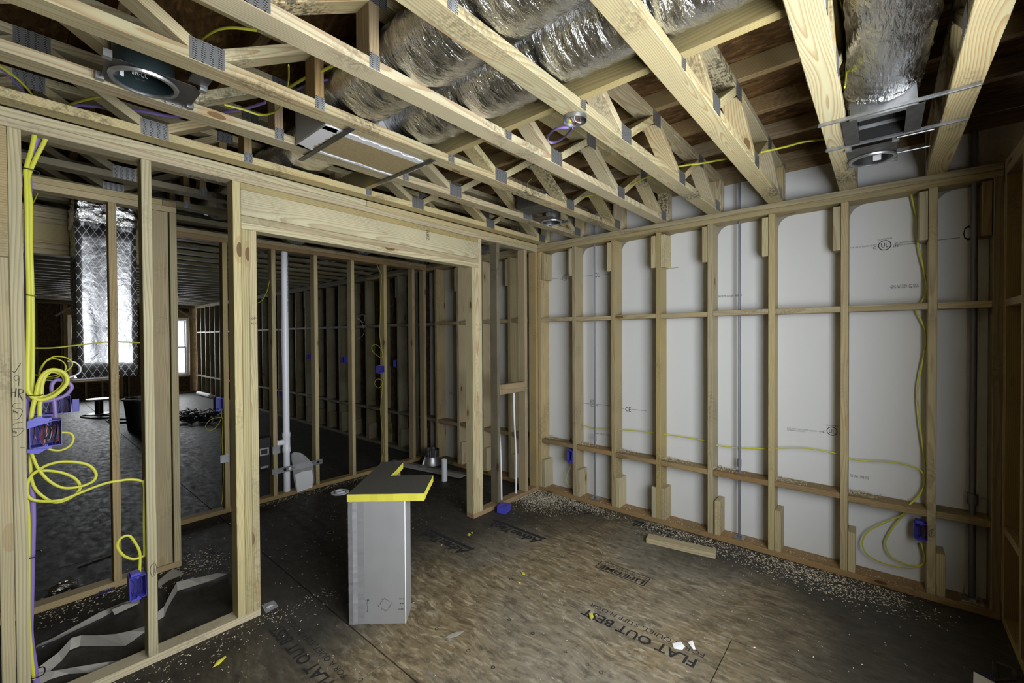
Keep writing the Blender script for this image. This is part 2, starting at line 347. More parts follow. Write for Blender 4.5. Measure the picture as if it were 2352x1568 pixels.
def prism(name, poly, h0, h1, mat, parent=None, M4=None):
    """polygon [(x,y)] extruded local z h0..h1"""
    n = len(poly); v = [(x, y, h0) for x, y in poly] + [(x, y, h1) for x, y in poly]
    f = [tuple(reversed(range(n))), tuple(range(n, 2*n))] + [(i, (i+1) % n, n+(i+1) % n, n+i) for i in range(n)]
    return meshobj(name, v, f, mat, parent, False, M4)
def join(name, objs, parent=None):
    """several fresh mesh objects of one material -> one mesh object in world space"""
    bm = bmesh.new(); mat = objs[0].material_slots[0].material
    for o in objs:
        tmp = o.data.copy(); tmp.transform(o.matrix_basis); bm.from_mesh(tmp); bpy.data.meshes.remove(tmp)
    c = sum((v.co for v in bm.verts), Vector())/max(1, len(bm.verts))
    bmesh.ops.translate(bm, verts=bm.verts, vec=-c)
    me = bpy.data.meshes.new(name); bm.to_mesh(me); bm.free()
    for o in objs: bpy.data.objects.remove(o)
    return link(name, me, mat, parent, Matrix.Translation(c))
def text(name, s, size, M4, mat, parent=None, align='LEFT', depth=0.0003, shear=0.0, bold=0.0):
    cu = bpy.data.curves.new(name, 'FONT'); cu.body = s; cu.size = size; cu.align_x = align; cu.extrude = depth; cu.shear = shear; cu.offset = bold; cu.resolution_u = 2
    o = bpy.data.objects.new(name, cu); COL.objects.link(o)
    dg = bpy.context.evaluated_depsgraph_get(); me = bpy.data.meshes.new_from_object(o.evaluated_get(dg))
    bpy.data.objects.remove(o); bpy.data.curves.remove(cu)
    return link(name, me, mat, parent, M4)
def basis(o, X, Y):
    X = Vector(X).normalized(); Y = Vector(Y); Y = (Y-X*Y.dot(X)).normalized(); Z = X.cross(Y)
    m = Matrix((X, Y, Z)).transposed().to_4x4(); m.translation = Vector(o); return m
T2 = 0.0381; D4 = 0.0889; D6 = 0.1397; HH = 2.4785
# ================================================================== floor
XF, XN = -12.6, 3.30          # far end and near end of the building
floor = setting('floor', 'dusty dark oriented strand subfloor printed with black lettering')
bx('joist_bed', XF-0.2, XN+0.1, -4.95, 0.25, -0.12, -0.0185, 'seam_black', floor, bev=0)
rows = [(-1.093, 0.19, 0.82), (-2.305, -1.093, 2.06), (-3.52, -2.305, 0.845), (-4.9, -3.52, 2.06)]
for (ya, yb, xb) in rows:
    edges = [XN+0.05]
    x = xb + 2.438*2
    while x > XF:
        if x < edges[-1]-0.05: edges.append(x)
        x -= 2.438
    edges.append(XF-0.1)
    for a, b in zip(edges[1:], edges[:-1]):
        bx('floor_panel', a+0.002, b-0.002, ya+0.0028, yb-0.0028, -0.0183, 0.0, 'subfloor', floor, axis='x', bev=0.0012)

# ================================================================== ceiling deck
ZT0, ZT1 = 2.727, 2.765       # truss top chord
ZD = 2.854                    # underside of the deck
ceiling = setting('ceiling', 'brown strand board deck above the trusses')
x = -12.7
i = 0
while x < 3.3:
    for j, (ya, yb) in enumerate(((-4.95, -3.3), (-3.3, -2.08), (-2.08, -0.86), (-0.86, 0.20))):
        off = 0.55 if j % 2 else 0.0
        a = x+off if x > -12.6 else x; b = min(x+1.22+off, 3.32)
        bx('deck_panel', a+0.0015, b-0.0015, ya+0.0015, yb-0.0015, ZD, ZD+0.018, 'osb_deck', ceiling, axis='x', bev=0.0015)
    x += 1.22
bx('roof_membrane', -12.8, 3.4, -5.0, 0.3, ZD+0.019, ZD+0.03, 'seam_black', ceiling, bev=0)
for k in range(11):
    y1 = -0.387-0.398*k
    bx('purlin', XF, -4.0, y1-0.0381, y1, ZT1+0.0005, ZD-0.0005, 'pine_brown', ceiling)
    bx('purlin', -4.0, 3.20, y1-0.0381, y1, ZT1+0.0005, ZD-0.0005, 'pine_brown', ceiling)

# ================================================================== trusses
BN = [-0.80, -1.555, -3.035, -3.80]; AN = [-0.44, -1.19, -3.41, -4.17]
PR, PL = -1.949, -2.651
def tx(k): return 0.014 + 0.4025*k
def truss(k, label, group):
    x0 = tx(k); x1 = x0+D4; xm = (x0+x1)/2
    near = k >= -6
    t = thing('floor_truss', label, 'truss', (xm, 0, HH), group)
    wm = 'pine_truss' if k >= -1 else 'pine_grey_dim'
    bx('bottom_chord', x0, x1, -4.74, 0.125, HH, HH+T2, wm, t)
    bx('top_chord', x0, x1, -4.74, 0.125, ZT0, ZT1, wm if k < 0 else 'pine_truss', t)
    zb, zt = HH+T2+0.004, ZT0-0.004
    def web(ya, yb):   # from bottom y to top y
        s = 0.022 if yb > ya else -0.022
        stick('web', (xm, ya+s, zb), (xm, yb-s, zt), D4-0.002, T2, (1, 0, 0), wm, t)
    if k >= -12:
        for a, b in ((-0.075, AN[0]), (BN[0], AN[0]), (BN[0], AN[1]), (BN[1], AN[1]), (BN[1], PR+0.0), (BN[2], PL), (BN[2], AN[2]), (BN[3], AN[2]), (BN[3], AN[3])): web(a, b)
        for y0, y1, z0 in ((0.085, 0.123, HH+T2), (0.03, 0.068, HH+T2), (PL-0.019, PL+0.019, HH+T2), (PR-0.019, PR+0.019, HH+T2+D6+0.003)):
            bx('vertical_post', x0+0.001, x1-0.001, y0, y1, z0, ZT0, 'pine_brown' if y0 < -1 else wm, t)
    if near:
        sides = [x1] if k < 0 else [x1, x0-0.0014]
        for xs in sides:
            for y in BN+[-0.06]:
                bx('connector_plate', xs, xs+0.0014, y-0.05, y+0.05, HH+0.002, HH+0.074, 'nail_plate', t, axis='y', bev=0)
            for y in AN:
                bx('connector_plate', xs, xs+0.0014, y-0.05, y+0.05, ZT1-0.075, ZT1-0.001, 'nail_plate', t, axis='y', bev=0)
            for y in (PR, PL):
                bx('connector_plate', xs, xs+0.0014, y-0.02, y+0.02, HH+0.001, HH+0.053, 'nail_plate', t, axis='y', bev=0)
            bx('connector_plate', xs, xs+0.0014, PL-0.03, PL+0.05, ZT1-0.06, ZT1-0.001, 'nail_plate', t, axis='y', bev=0)
    return t
TL = {0: 'pale pine open-web truss resting on the left framed wall',
      1: 'pale pine open-web truss next to the one on the left framed wall',
      2: 'pale pine open-web truss between the grey duct boot and the two big foil ducts',
      3: 'pale pine open-web truss crossing under the foil ducts beside the round junction box',
      4: 'pale pine open-web truss with a round metal junction box screwed below it',
      5: 'pine open-web truss with swirling brown grain on its wide underside',
      6: 'pine open-web truss with the arched grain to which the register hangers are bent',
      7: 'pine open-web truss with black mould blotches beside the upright foil duct'}
for k in range(7, -31, -1):
    if k >= 0: truss(k, TL[k], 'open-web trusses over the room')
    elif k >= -4: truss(k, {-1: 'greyish open-web truss right behind the left framed wall', -2: 'greyish open-web truss just before the short inner partition', -3: 'greyish open-web truss just past the short inner partition', -4: 'greyish open-web truss just before the open hall stud wall'}[k], 'trusses over the hall')
    else: truss(k, 'dark open-web truss in the long row over the far room', 'trusses over the far room')
sb = bx('strongback', -6.5, 2.512, -1.979, -1.941, HH+T2+0.001, HH+T2+D6, 'pine_stud')
tag(sb, 'long pine strongback on edge crossing all the trusses beside the foil ducts', 'beam')

# ================================================================== right wall (party wall)
wr = setting('wall_right', 'white gypsum board wall behind pine studs with two rows of blocking')
SX = [0.4046+0.4064*k for k in range(-32, 7)]       # left edges of the studs
ZP = HH-2*T2
for zz_ in (HH-T2, HH-2*T2):
    bx('top_plate', -0.9 if zz_ > HH-0.05 else -3.2, XN-0.165, 0.0, D6, zz_+0.0004, zz_+T2-0.0004, 'pine_stud', wr)
    bx('top_plate', XF+0.1, (-0.9 if zz_ > HH-0.05 else -3.2)-0.002, 0.0, D6, zz_+0.0004, zz_+T2-0.0004, 'pine_grey_dim', wr)
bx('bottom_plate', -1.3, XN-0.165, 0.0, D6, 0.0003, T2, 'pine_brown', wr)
bx('bottom_plate', XF+0.1, -1.302, 0.0, D6, 0.0003, T2, 'pine_grey_dim', wr)
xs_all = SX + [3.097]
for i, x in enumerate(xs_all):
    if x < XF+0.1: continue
    m = 'pine_stud' if x > -1.9 else 'pine_grey_dim'
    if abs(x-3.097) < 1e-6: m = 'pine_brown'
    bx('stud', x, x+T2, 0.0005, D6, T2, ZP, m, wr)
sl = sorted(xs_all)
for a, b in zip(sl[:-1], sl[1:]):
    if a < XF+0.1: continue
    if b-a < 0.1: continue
    m = 'pine_stud' if a > -1.9 else 'pine_grey_dim'
    for zc, mm in ((1.702, m), (0.490, 'pine_brown' if a > -1.9 else m)):
        dz = random.uniform(-0.005, 0.005)
        bx('blocking', a+T2+0.0006, b-0.0006, 0.002+random.uniform(0, 0.004), D6-0.001, zc+dz, zc+T2+dz, mm, wr)
# short scab blocks nailed to the stud sides
def scab(x, z0, z1, m='pine_fresh'):
    bx('scab_block', x, x+T2, 0.003, D6-0.002, z0, z1, m, wr, axis='z')
GX = {n: 0.4046+0.4064*i for i, n in enumerate('ABCDEFG')}
for n, px, py in (('A', 1323.5, 1078), ('B', 1414, 1097), ('C', 1518, 1121), ('D', 1643, 1150), ('E', 1783, 1173), ('F', 1951, 1222), ('G', 2156, 1272)):
    scab(GX[n]+T2+(0.012 if n == 'D' else 0.0015), T2, at(px, py, 'y', 0).z)
scab(0.0381+0.0015, T2, at(1247, 1056, 'y', 0).z)
scab(GX['C']-T2-0.0015, T2, at(1497, 1117, 'y', 0).z)
for n, py in (('A', 634), ('B', 623), ('C', 615), ('D', 602), ('E', 588), ('F', 575), ('G', 551)):
    scab(GX[n]-T2-0.0025, at(0.0+{'A': 1308, 'B': 1397, 'C': 1500, 'D': 1617, 'E': 1757, 'F': 1922, 'G': 2120}[n], py, 'y', 0).z, ZP-0.012-0.004*('ABCDEFG'.index(n) % 3))
scab(0.0381+0.0015, at(1250, 642, 'y', 0).z, ZP-0.02)
scab(GX['C']+T2+0.0015, at(1518, 614, 'y', 0).z, ZP-0.02)
scab(3.097-T2-0.004, at(2262, 540, 'y', 0).z, ZP-0.012, 'pine_brown')
for x in (-0.408, -0.814, -1.22):
    scab(x+T2+0.002, T2, 0.30); scab(x-T2-0.002, 2.10, ZP-0.02)
for x in SX:
    if -6 < x < -1.9:
        scab(x+T2+0.002, T2, random.uniform(0.25, 0.36), 'pine_grey_dim'); 
        if random.random() < 0.6: scab(x-T2-0.002, 2.1, ZP-0.02, 'pine_grey_dim')
# boards behind the studs
edges = [-1.9, -0.389, 0.83, 2.049, 3.25]
GP = []
for a, b in zip(edges[:-1], edges[1:]):
    GP.append(bx('gypsum_panel', a+0.001, b-0.001, D6+0.0005, D6+0.0165, 0.0, 2.713, 'gypsum_white', wr, axis='z', bev=0.001))
x = -1.9
while x > XF:
    bx('sheathing_panel', max(XF, x-1.219)+0.001, x-0.001, D6+0.0005, D6+0.0125, 0.0, 2.713, 'osb_wall', wr, axis='z', bev=0.001); x -= 1.219
bx('rim_board', -1.2, XN, D6+0.0005, D6+0.0385, 2.714, 2.80, 'pine_brown', wr); bx('rim_board', -1.0, XN, D6+0.0005, D6+0.0385, 2.802, 2.853, 'pine_brown', wr)
bx('rim_board', XF, -1.202, D6+0.0005, D6+0.0385, 2.714, 2.80, 'pine_grey_dim', wr); bx('rim_board', XF, -1.002, D6+0.0005, D6+0.0385, 2.802, 2.853, 'pine_grey_dim', wr)
# grey concave patches in the upper corners of the bays
def fillet(x, z, r):
    P = [(0, 0)] + [(r*(1-math.sin(a)), -r*(1-math.cos(a))) for a in [math.pi/2*i/6 for i in range(7)]]
    prism('corner_patch', [(p[0], p[1]) for p in P], 0, 0.004, 'corner_grey', wr, basis((x, D6+0.0003, z), (1, 0, 0), (0, 0, 1)))
for n in 'ABCDEFG':
    fillet(GX[n]+T2, ZP, 0.085 if n != 'C' else 0.07)
fillet(0.0381, ZP, 0.085)

# ================================================================== left framed partition with the wide opening
XL = -D4
wl = setting('wall_left', 'pine stud partition with a wide cased opening')
for zz_ in (HH-T2, HH-2*T2):
    c = -1.9 if zz_ > HH-0.05 else -4.0
    bx('top_plate', XL, 0, c, -0.0005, zz_+0.0004, zz_+T2-0.0004, 'pine_fresh', wl)
    bx('top_plate', XL, 0, -4.745, c-0.002, zz_+0.0004, zz_+T2-0.0004, 'pine_fresh', wl)
bx('bottom_plate', XL, 0, -0.919, -0.0005, 0.0003, T2, 'pine_brown', wl)
bx('bottom_plate', XL, 0, -4.745, -2.581, 0.0003, T2, 'pine_fresh', wl)
def lst(y, z1=ZP, m='pine_fresh', name='stud'): bx(name, XL+0.0005, -0.0005, y+0.0004, y+T2-0.0004, T2, z1, m, wl)
ZH = HH-2*T2-0.254
lst(-0.0386, m='pine_stud'); lst(-0.213, m='pine_stud'); lst(-0.611, m='pine_grey_dim')
lst(-0.919, ZH, 'pine_fresh', 'jack_stud'); lst(-0.881, ZH, 'pine_fresh', 'jack_stud'); lst(-0.843, name='king_stud')
lst(-2.695, name='king_stud'); lst(-2.657, ZH, name='jack_stud'); lst(-2.619, ZH, name='jack_stud')
lst(-3.071); lst(-3.480, name='king_stud'); lst(-3.5195, 1.883, 'pine_stud', 'jack_stud')
bx('header_board', XL, 0.0, -4.6, -3.481, 1.884, ZP-0.001, 'pine_stud', wl)
hy0, hy1 = -2.6565, -0.8435
z = ZP
for h, m, nm, ins in ((T2, 'pine_stud', 'header_plate', 0.004), (D6, 'pine_fresh', 'header_board', 0.0), (T2, 'pine_stud', 'header_plate', 0.003), (T2, 'pine_fresh', 'header_plate', 0.0)):
    if nm == 'header_board':
        bx(nm, -0.0381, -ins, hy0, hy1, z-h+0.0005, z-0.0005, m, wl); bx(nm, XL, XL+0.0381, hy0, hy1, z-h+0.0005, z-0.0005, 'pine_stud', wl)
    else: bx(nm, XL, -ins, hy0, hy1, z-h+0.0005, z-0.0005, m, wl)
    z -= h
bx('blocking', -0.06, -0.002, -0.572, -0.2135, at(1175, 903, 'x', 0).z, at(1175, 880, 'x', 0).z, 'pine_brown', wl)

# ================================================================== short inner partition
X2 = -0.99
wi = setting('wall_inner', 'short pine stud partition behind the left framed wall')
for zz_, c in ((HH-T2, -2.81), (HH-2*T2, -2.734)):
    bx('top_plate', X2-D4, X2, -4.745, c, zz_+0.0004, zz_+T2-0.0004, 'pine_fresh', wi)
bx('top_plate', X2-D4, X2-0.004, -2.808, -2.734, HH-T2+0.0004, HH-0.0004, 'pine_brown', wi, axis='y')
bx('bottom_plate', X2-D4, X2, -4.745, -2.734, 0.0003, T2, 'pine_stud', wi)
for y in (-3.076, -3.482):
    bx('stud', X2-D4, X2, y, y+T2, T2, ZP, 'pine_stud', wi)
bx('stud', X2-0.052, X2-0.014, -2.868, -2.779, T2, ZP, 'pine_stud', wi)
bx('stud', X2-D4, X2, -2.7725, -2.7345, T2, ZP, 'pine_fresh', wi)

# ================================================================== hall partition
X3 = -1.78
wh = setting('wall_hall', 'open pine stud wall on the far side of the hall')
for zz_, c in ((HH-T2, -1.2), (HH-2*T2, -3.0)):
    bx('top_plate', X3-D4, X3, c, -0.0005, zz_+0.0004, zz_+T2-0.0004, 'pine_brown', wh)
    bx('top_plate', X3-D4, X3, -4.745, c-0.002, zz_+0.0004, zz_+T2-0.0004, 'pine_stud', wh)
bx('bottom_plate', X3-D4, X3, -2.66, -0.0005, 0.0003, T2, 'pine_brown', wh)
for y in (-2.656, -2.250, -1.848, -1.441, -1.034, -0.625, -0.225, -0.051):
    bx('stud', X3-D4, X3, y, y+T2, T2, ZP, 'pine_stud', wh)
bx('jack_stud', X3-D4, X3, -2.6955, -2.657, T2, ZH, 'pine_stud', wh)
z = ZP
for h, m, nm in ((T2, 'pine_stud', 'header_plate'), (D6, 'pine_stud', 'header_board'), (T2, 'pine_stud', 'header_plate'), (T2, 'pine_stud', 'header_plate')):
    bx(nm, X3-D4, X3-(0 if nm == 'header_board' else 0.003), -4.74, -2.657, z-h+0.0005, z-0.0005, m, wh); z -= h

# ================================================================== far end wall with two windows
XE = XF+0.1
wf = setting('wall_far', 'dark far end wall of studs and strand board')
WIN = [(-2.54, -1.62), (-1.02, -0.10)]; WZ0, WZ1 = 0.50, 2.14
for zz_ in (HH-T2, HH-2*T2): bx('top_plate', XE-D6, XE, -4.745, -0.001, zz_+0.0004, zz_+T2-0.0004, 'pine_grey_dim', wf)
bx('bottom_plate', XE-D6, XE, -4.745, -0.001, 0.0003, T2, 'pine_grey_dim', wf)
y = -4.7
while y < -0.05:
    if not any(a-0.03 < y+0.02 < b+0.03 for a, b in WIN): bx('stud', XE-D6, XE, y, y+T2, T2, ZP, 'pine_grey_dim', wf)
    y += 0.4064
for a, b in WIN:
    for yy in (a-0.078, a-0.039, b+0.001, b+0.039): bx('stud', XE-D6, XE, yy, yy+T2-0.001, T2, ZP, 'pine_brown', wf)
    bx('header_board', XE-D6, XE, a, b, WZ1+0.002, WZ1+0.15, 'pine_brown', wf); bx('sill_plate', XE-D6, XE, a, b, WZ0-0.0385, WZ0-0.001, 'pine_brown', wf)
    for yy in (a+0.28, a+0.58): bx('stud', XE-D6, XE, yy, yy+T2, T2, WZ0-0.039, 'pine_brown', wf)
ys = [-4.95] + [v for ab in WIN for v in ab] + [0.2]
for a, b in ((ys[0], ys[1]), (ys[2], ys[3]), (ys[4], ys[5])): bx('sheathing_panel', XE-D6-0.013, XE-D6-0.001, a, b, 0, 2.9, 'osb_wall', wf, bev=0)
for a, b in WIN:
    bx('sheathing_panel', XE-D6-0.013, XE-D6-0.001, a, b, 0, WZ0-0.001, 'osb_wall', wf, bev=0); bx('sheathing_panel', XE-D6-0.013, XE-D6-0.001, a, b, WZ1, 2.9, 'osb_wall', wf, bev=0)
for i, (a, b) in enumerate(WIN):
    wn = setting('window_%d' % (i+1), ['white vinyl double-hung window behind the foil-wrapped duct', 'white vinyl double-hung window near the far corner'][i])
    xo, xi = XE-D6-0.01, XE-D6+0.07
    bx('window_frame', xo, xi, a+0.003, a+0.06, WZ0, WZ1-0.002, 'window_vinyl', wn); bx('window_frame', xo, xi, b-0.06, b-0.003, WZ0, WZ1-0.002, 'window_vinyl', wn)
    bx('window_frame', xo, xi, a+0.061, b-0.061, WZ1-0.06, WZ1-0.002, 'window_vinyl', wn); bx('window_frame', xo, xi+0.02, a+0.061, b-0.061, WZ0, WZ0+0.05, 'window_vinyl', wn)
    zm = (WZ0+WZ1)/2
    for z0, z1, dx in ((WZ0+0.051, zm, 0.035), (zm-0.03, WZ1-0.061, 0.0)):
        for y0, y1 in ((a+0.061, a+0.1), (b-0.1, b-0.061)): bx('sash_stile', xo+dx, xo+dx+0.03, y0, y1, z0, z1, 'window_vinyl', wn)
        for q0, q1 in ((z0, z0+0.04), (z1-0.04, z1)): bx('sash_rail', xo+dx, xo+dx+0.03, a+0.1, b-0.1, q0, q1, 'window_vinyl', wn)
        bx('pane', xo+dx+0.012, xo+dx+0.016, a+0.1, b-0.1, z0+0.04, z1-0.04, 'window_glass', wn, bev=0)

# ================================================================== side wall with the patio opening, and the wall behind the camera
ws = setting('wall_side', 'dark stud wall turning the corner at the white board')
XS = 3.1365
for zz_ in (HH-T2, HH-2*T2): bx('top_plate', XS, XS+D6, -4.745, D6, zz_+0.0004, zz_+T2-0.0004, 'pine_brown', ws)
bx('bottom_plate', XS, XS+D6, -4.745, D6, 0.0003, T2, 'pine_brown', ws)
for y in (-0.040, -0.42, -0.826, -1.232, OPEN_Y1, OPEN_Y0-0.04, -3.75, -4.06, -4.46, -4.74): bx('stud', XS, XS+D6, y, y+T2, T2, ZP, 'pine_brown', ws)
bx('header_board', XS, XS+D6, OPEN_Y0, OPEN_Y1-0.001, OPEN_Z1, ZP-0.001, 'pine_stud', ws); bx('sill_plate', XS, XS+D6, OPEN_Y0, OPEN_Y1-0.001, OPEN_Z0-T2, OPEN_Z0, 'pine_stud', ws)
for y in (-1.76, -2.17, -2.58, -2.98): bx('stud', XS, XS+D6, y, y+T2, T2, OPEN_Z0-T2-0.001, 'pine_brown', ws)
for ya, yb, za, zb in ((OPEN_Y1, 0.2, 0, 2.9), (-4.95, OPEN_Y0, 0, 2.9), (OPEN_Y0, OPEN_Y1, OPEN_Z1, 2.9), (OPEN_Y0, OPEN_Y1, 0, OPEN_Z0-0.001)): bx('sheathing_panel', XS+D6+0.001, XS+D6+0.013, ya, yb, za, zb, 'osb_wall', ws, bev=0)
for zc in (1.702, 0.49): bx('blocking', XS+0.002, XS+D6-0.002, -0.38, -0.041, zc, zc+T2, 'pine_brown', ws)
wb = setting('wall_back', 'stud wall behind the viewpoint')
for zz_ in (HH-T2, HH-2*T2): bx('top_plate', XF+0.1, XS, -4.745-D4, -4.747, zz_, zz_+T2, 'pine_stud', wb)
x = -12.4
while x < 3.1: bx('stud', x, x+T2, -4.745-D4, -4.747, 0.0, ZP-0.001, 'pine_stud', wb); x += 0.4064
bx('sheathing_panel', XF-0.1, XS+0.16, -4.86, -4.848, 0, 2.9, 'osb_wall', wb, bev=0)
# ================================================================== helpers for the services
def pth(pts, ax, val): return [at(p[0], p[1], ax, val if len(p) < 3 else p[2]) for p in pts]
def zm(o, s, pts): return [(o[0]+p[0]/s, o[1]+p[1]/s) + tuple(p[2:]) for p in pts]
def cable(label, pts, mat='cable_yellow', w=0.0055, t=0.0028, name='electric_cable', group=None, sub=5, swap=False):
    o = tube(name, pts, w, mat, None, seg=8, flat=(t, w) if swap else (w, t), sub=sub)
    return tag(o, label, 'cable', group)
def textfit(name, s, o, X, Y, length, mat, parent, height=None, depth=0.0002, bold=0.0, shear=0.0):
    """one printed line: starts at o, runs along X over the given length"""
    ob = text(name, s, 1.0, None, mat, None, depth=0.0, bold=bold, shear=shear)
    xs = [v.co.x for v in ob.data.vertices]; ysv = [v.co.y for v in ob.data.vertices]
    sx = length/(max(xs)-min(xs)); sy = (height/(max(ysv)-min(ysv))) if height else sx
    x0, y0 = min(xs), min(ysv)
    for v in ob.data.vertices: v.co.x = (v.co.x-x0)*sx; v.co.y = (v.co.y-y0)*sy; v.co.z = 0
    ob.matrix_basis = basis(o, X, Y)
    if parent: adopt(ob, parent)
    return ob
def strokes(name, lines, mat, parent, r=0.0011):
    objs = [tube('s', L, r, mat, None, seg=5, sub=4 if len(L) > 2 else 1, smooth=False) for L in lines]
    return join(name, objs, parent)
def open_box(name, W, H, D, th, mat, parent, M4):
    """box open at local +Z (front), W x H, depth D, centred on the front opening"""
    a, b = W/2, H/2; c, d = a-th, b-th
    v = [(-a, -b, 0), (a, -b, 0), (a, b, 0), (-a, b, 0), (-c, -d, 0), (c, -d, 0), (c, d, 0), (-c, d, 0),
         (-a, -b, -D), (a, -b, -D), (a, b, -D), (-a, b, -D), (-c, -d, -D+th), (c, -d, -D+th), (c, d, -D+th), (-c, d, -D+th)]
    f = []
    for i in range(4):
        j = (i+1) % 4
        f += [(i, j, 4+j, 4+i), (i, 8+i, 8+j, j), (4+i, 4+j, 12+j, 12+i)]
    f += [(11, 10, 9, 8), (12, 13, 14, 15)]
    return meshobj(name, v, f, mat, parent, False, M4)
def outlet_box(label, o, X, Y, W, H, D=0.07, group=None, wires=0, bracket=True, seed=1):
    rnd = random.Random(seed)
    Bm = basis(o, X, Y); n = Vector(X).normalized().cross(Vector(Y).normalized())
    t = thing('outlet_box', label, 'electrical box', tuple(Vector(o)-n*(D/2)), group)
    shell = open_box('shell', W, H, D, 0.0022, 'box_blue', t, Bm)
    link('shaded_back', boxmesh(W-0.006, H-0.006, 0.001, 0), 'box_blue_dark', t, Bm @ Matrix.Translation((0, 0, -D+0.0035)))  # added darker blue sheet, puts the shade inside the box into colour
    for sx in ([-0.25, 0.25] if W > 0.1 else [0]):
        for sy in (-1, 1):
            lathe('screw_boss', [(0.002, 0.0005), (0.0048, 0.0005), (0.0048, -0.02), (0.002, -0.02)], 'box_blue', shell, 12, Bm @ Matrix.Translation((sx*W, sy*(H/2-0.006), 0.0005)), close=True)
    if bracket:
        for sy in (-1, 1):
            b = link('nail_bracket', boxmesh(min(W*0.6, 0.06), 0.012, D*0.7, 0.001), 'box_blue', t, Bm @ Matrix.Translation((-W*0.1, sy*(H/2+0.0065), -D*0.5)))
    for k in range(wires):
        x0 = rnd.uniform(-0.4, 0.4)*W; amp = rnd.uniform(0.2, 0.42)*H
        P = [Bm @ Vector(p) for p in ((x0, H*0.42, -D*0.7), (x0+rnd.uniform(-.1, .1)*W, amp*0.3, -D*0.35), (x0+rnd.uniform(-.08, .08)*W, -amp, -D*rnd.uniform(.1, .3)), (x0+0.006, -amp-0.004, -D*0.2), (x0+0.012+rnd.uniform(-.05, .05)*W, amp*0.5, -D*0.3), (x0+rnd.uniform(-.1, .1)*W, amp, -D*0.5))]
        tube('wire', P, 0.0013, rnd.choice(['cable_black', 'cable_black', 'cable_black', 'cable_black', 'box_blue_dark', 'paper_grey', 'wire_copper', 'wire_red']), t, seg=6, sub=5)
    return t

# ================================================================== print on the subfloor
FX, FY = (-1, 0, 0), (0, -1, 0)
ZF = 0.0006
textfit('printed_line', 'FLAT OUT BEST', (1.975, -1.352, ZF), FX, FY, 0.615, 'ink', floor, 0.066, bold=0.02)
textfit('printed_line', 'FOR A QUIET, STIFF FLOOR', (1.99, -1.283, ZF), FX, FY, 0.63, 'ink', floor, 0.038)
textfit('printed_line', 'FLAT OUT BEST', (0.765, -2.542, ZF), FX, FY, 0.60, 'ink', floor, 0.066, bold=0.02)
textfit('printed_line', 'FOR A QUIET, STIFF FLOOR', (0.775, -2.478, ZF), FX, FY, 0.60, 'ink', floor, 0.036)
def advan(x1, y, L):
    textfit('printed_logo', 'AdvanTech', (x1, y-0.035, ZF), FX, FY, L*0.95, 'ink', floor, 0.088, bold=0.045, shear=0.2)
    prism('printed_bar', [(0, 0), (L, 0), (L+0.02, 0.032), (0.02, 0.032)], 0, 0.0002, 'ink', floor, basis((x1+0.01, y+0.006, ZF), FX, FY))
advan(0.37, -1.285, 0.53); advan(0.68, -0.812, 0.53); advan(0.72, -0.115, 0.46); advan(1.42, -0.062, 0.36)
xb0, xb1, yb0, yb1 = 1.173, 1.52, -0.935, -0.82
for a, b, c_, d in ((xb0, xb1, yb0, yb0+0.006), (xb0, xb1, yb1-0.006, yb1), (xb0, xb0+0.006, yb0, yb1), (xb1-0.006, xb1, yb0, yb1)):
    bx('printed_frame', a, b, c_, d, 0.0003, ZF, 'ink', floor, bev=0)
textfit('printed_line', 'LIFETIME', (xb1-0.016, -0.873, ZF), FX, FY, 0.31, 'ink', floor, 0.046, bold=0.03)
textfit('printed_line', 'LIMITED WARRANTY', (xb1-0.02, -0.838, ZF), FX, FY, 0.30, 'ink', floor, 0.020)
textfit('printed_line', 'FOR A QUIET, STIFF FLOOR', (1.62, -2.22, ZF), FX, FY, 0.60, 'ink_soft', floor, 0.03)
rnd = random.Random(3)
nmarks = zm((1100, 1100), 3.35, [(40, 665), (245, 770), (485, 882), (660, 967), (232, 1082), (415, 1185), (665, 1328), (108, 1447), (835, 1425), (940, 1487), (905, 1085), (1065, 1163), (870, 800)]) + \
         zm((600, 1000), 2.76, [(1112, 1225), (1372, 1055), (1572, 1167), (1778, 1003), (1583, 910), (1720, 1252), (1313, 1362), (1468, 1468), (1193, 955), (1087, 893), (630, 1548), (1410, 827), (1303, 775)])
for i, (px, py) in enumerate(nmarks):
    c0 = at(px, py, 'z', ZF); r = 0.0105
    n = 4 if i % 2 == 0 else 14
    V = []; F = []
    for k in range(n):
        a = 2*math.pi*k/n
        V += [(c0.x+math.cos(a)*r, c0.y+math.sin(a)*r, ZF), (c0.x+math.cos(a)*r*0.72, c0.y+math.sin(a)*r*0.72, ZF)]
    for k in range(n): j = (k+1) % n; F.append((2*k, 2*j, 2*j+1, 2*k+1))
    meshobj('nail_mark', V, F, 'ink', floor)

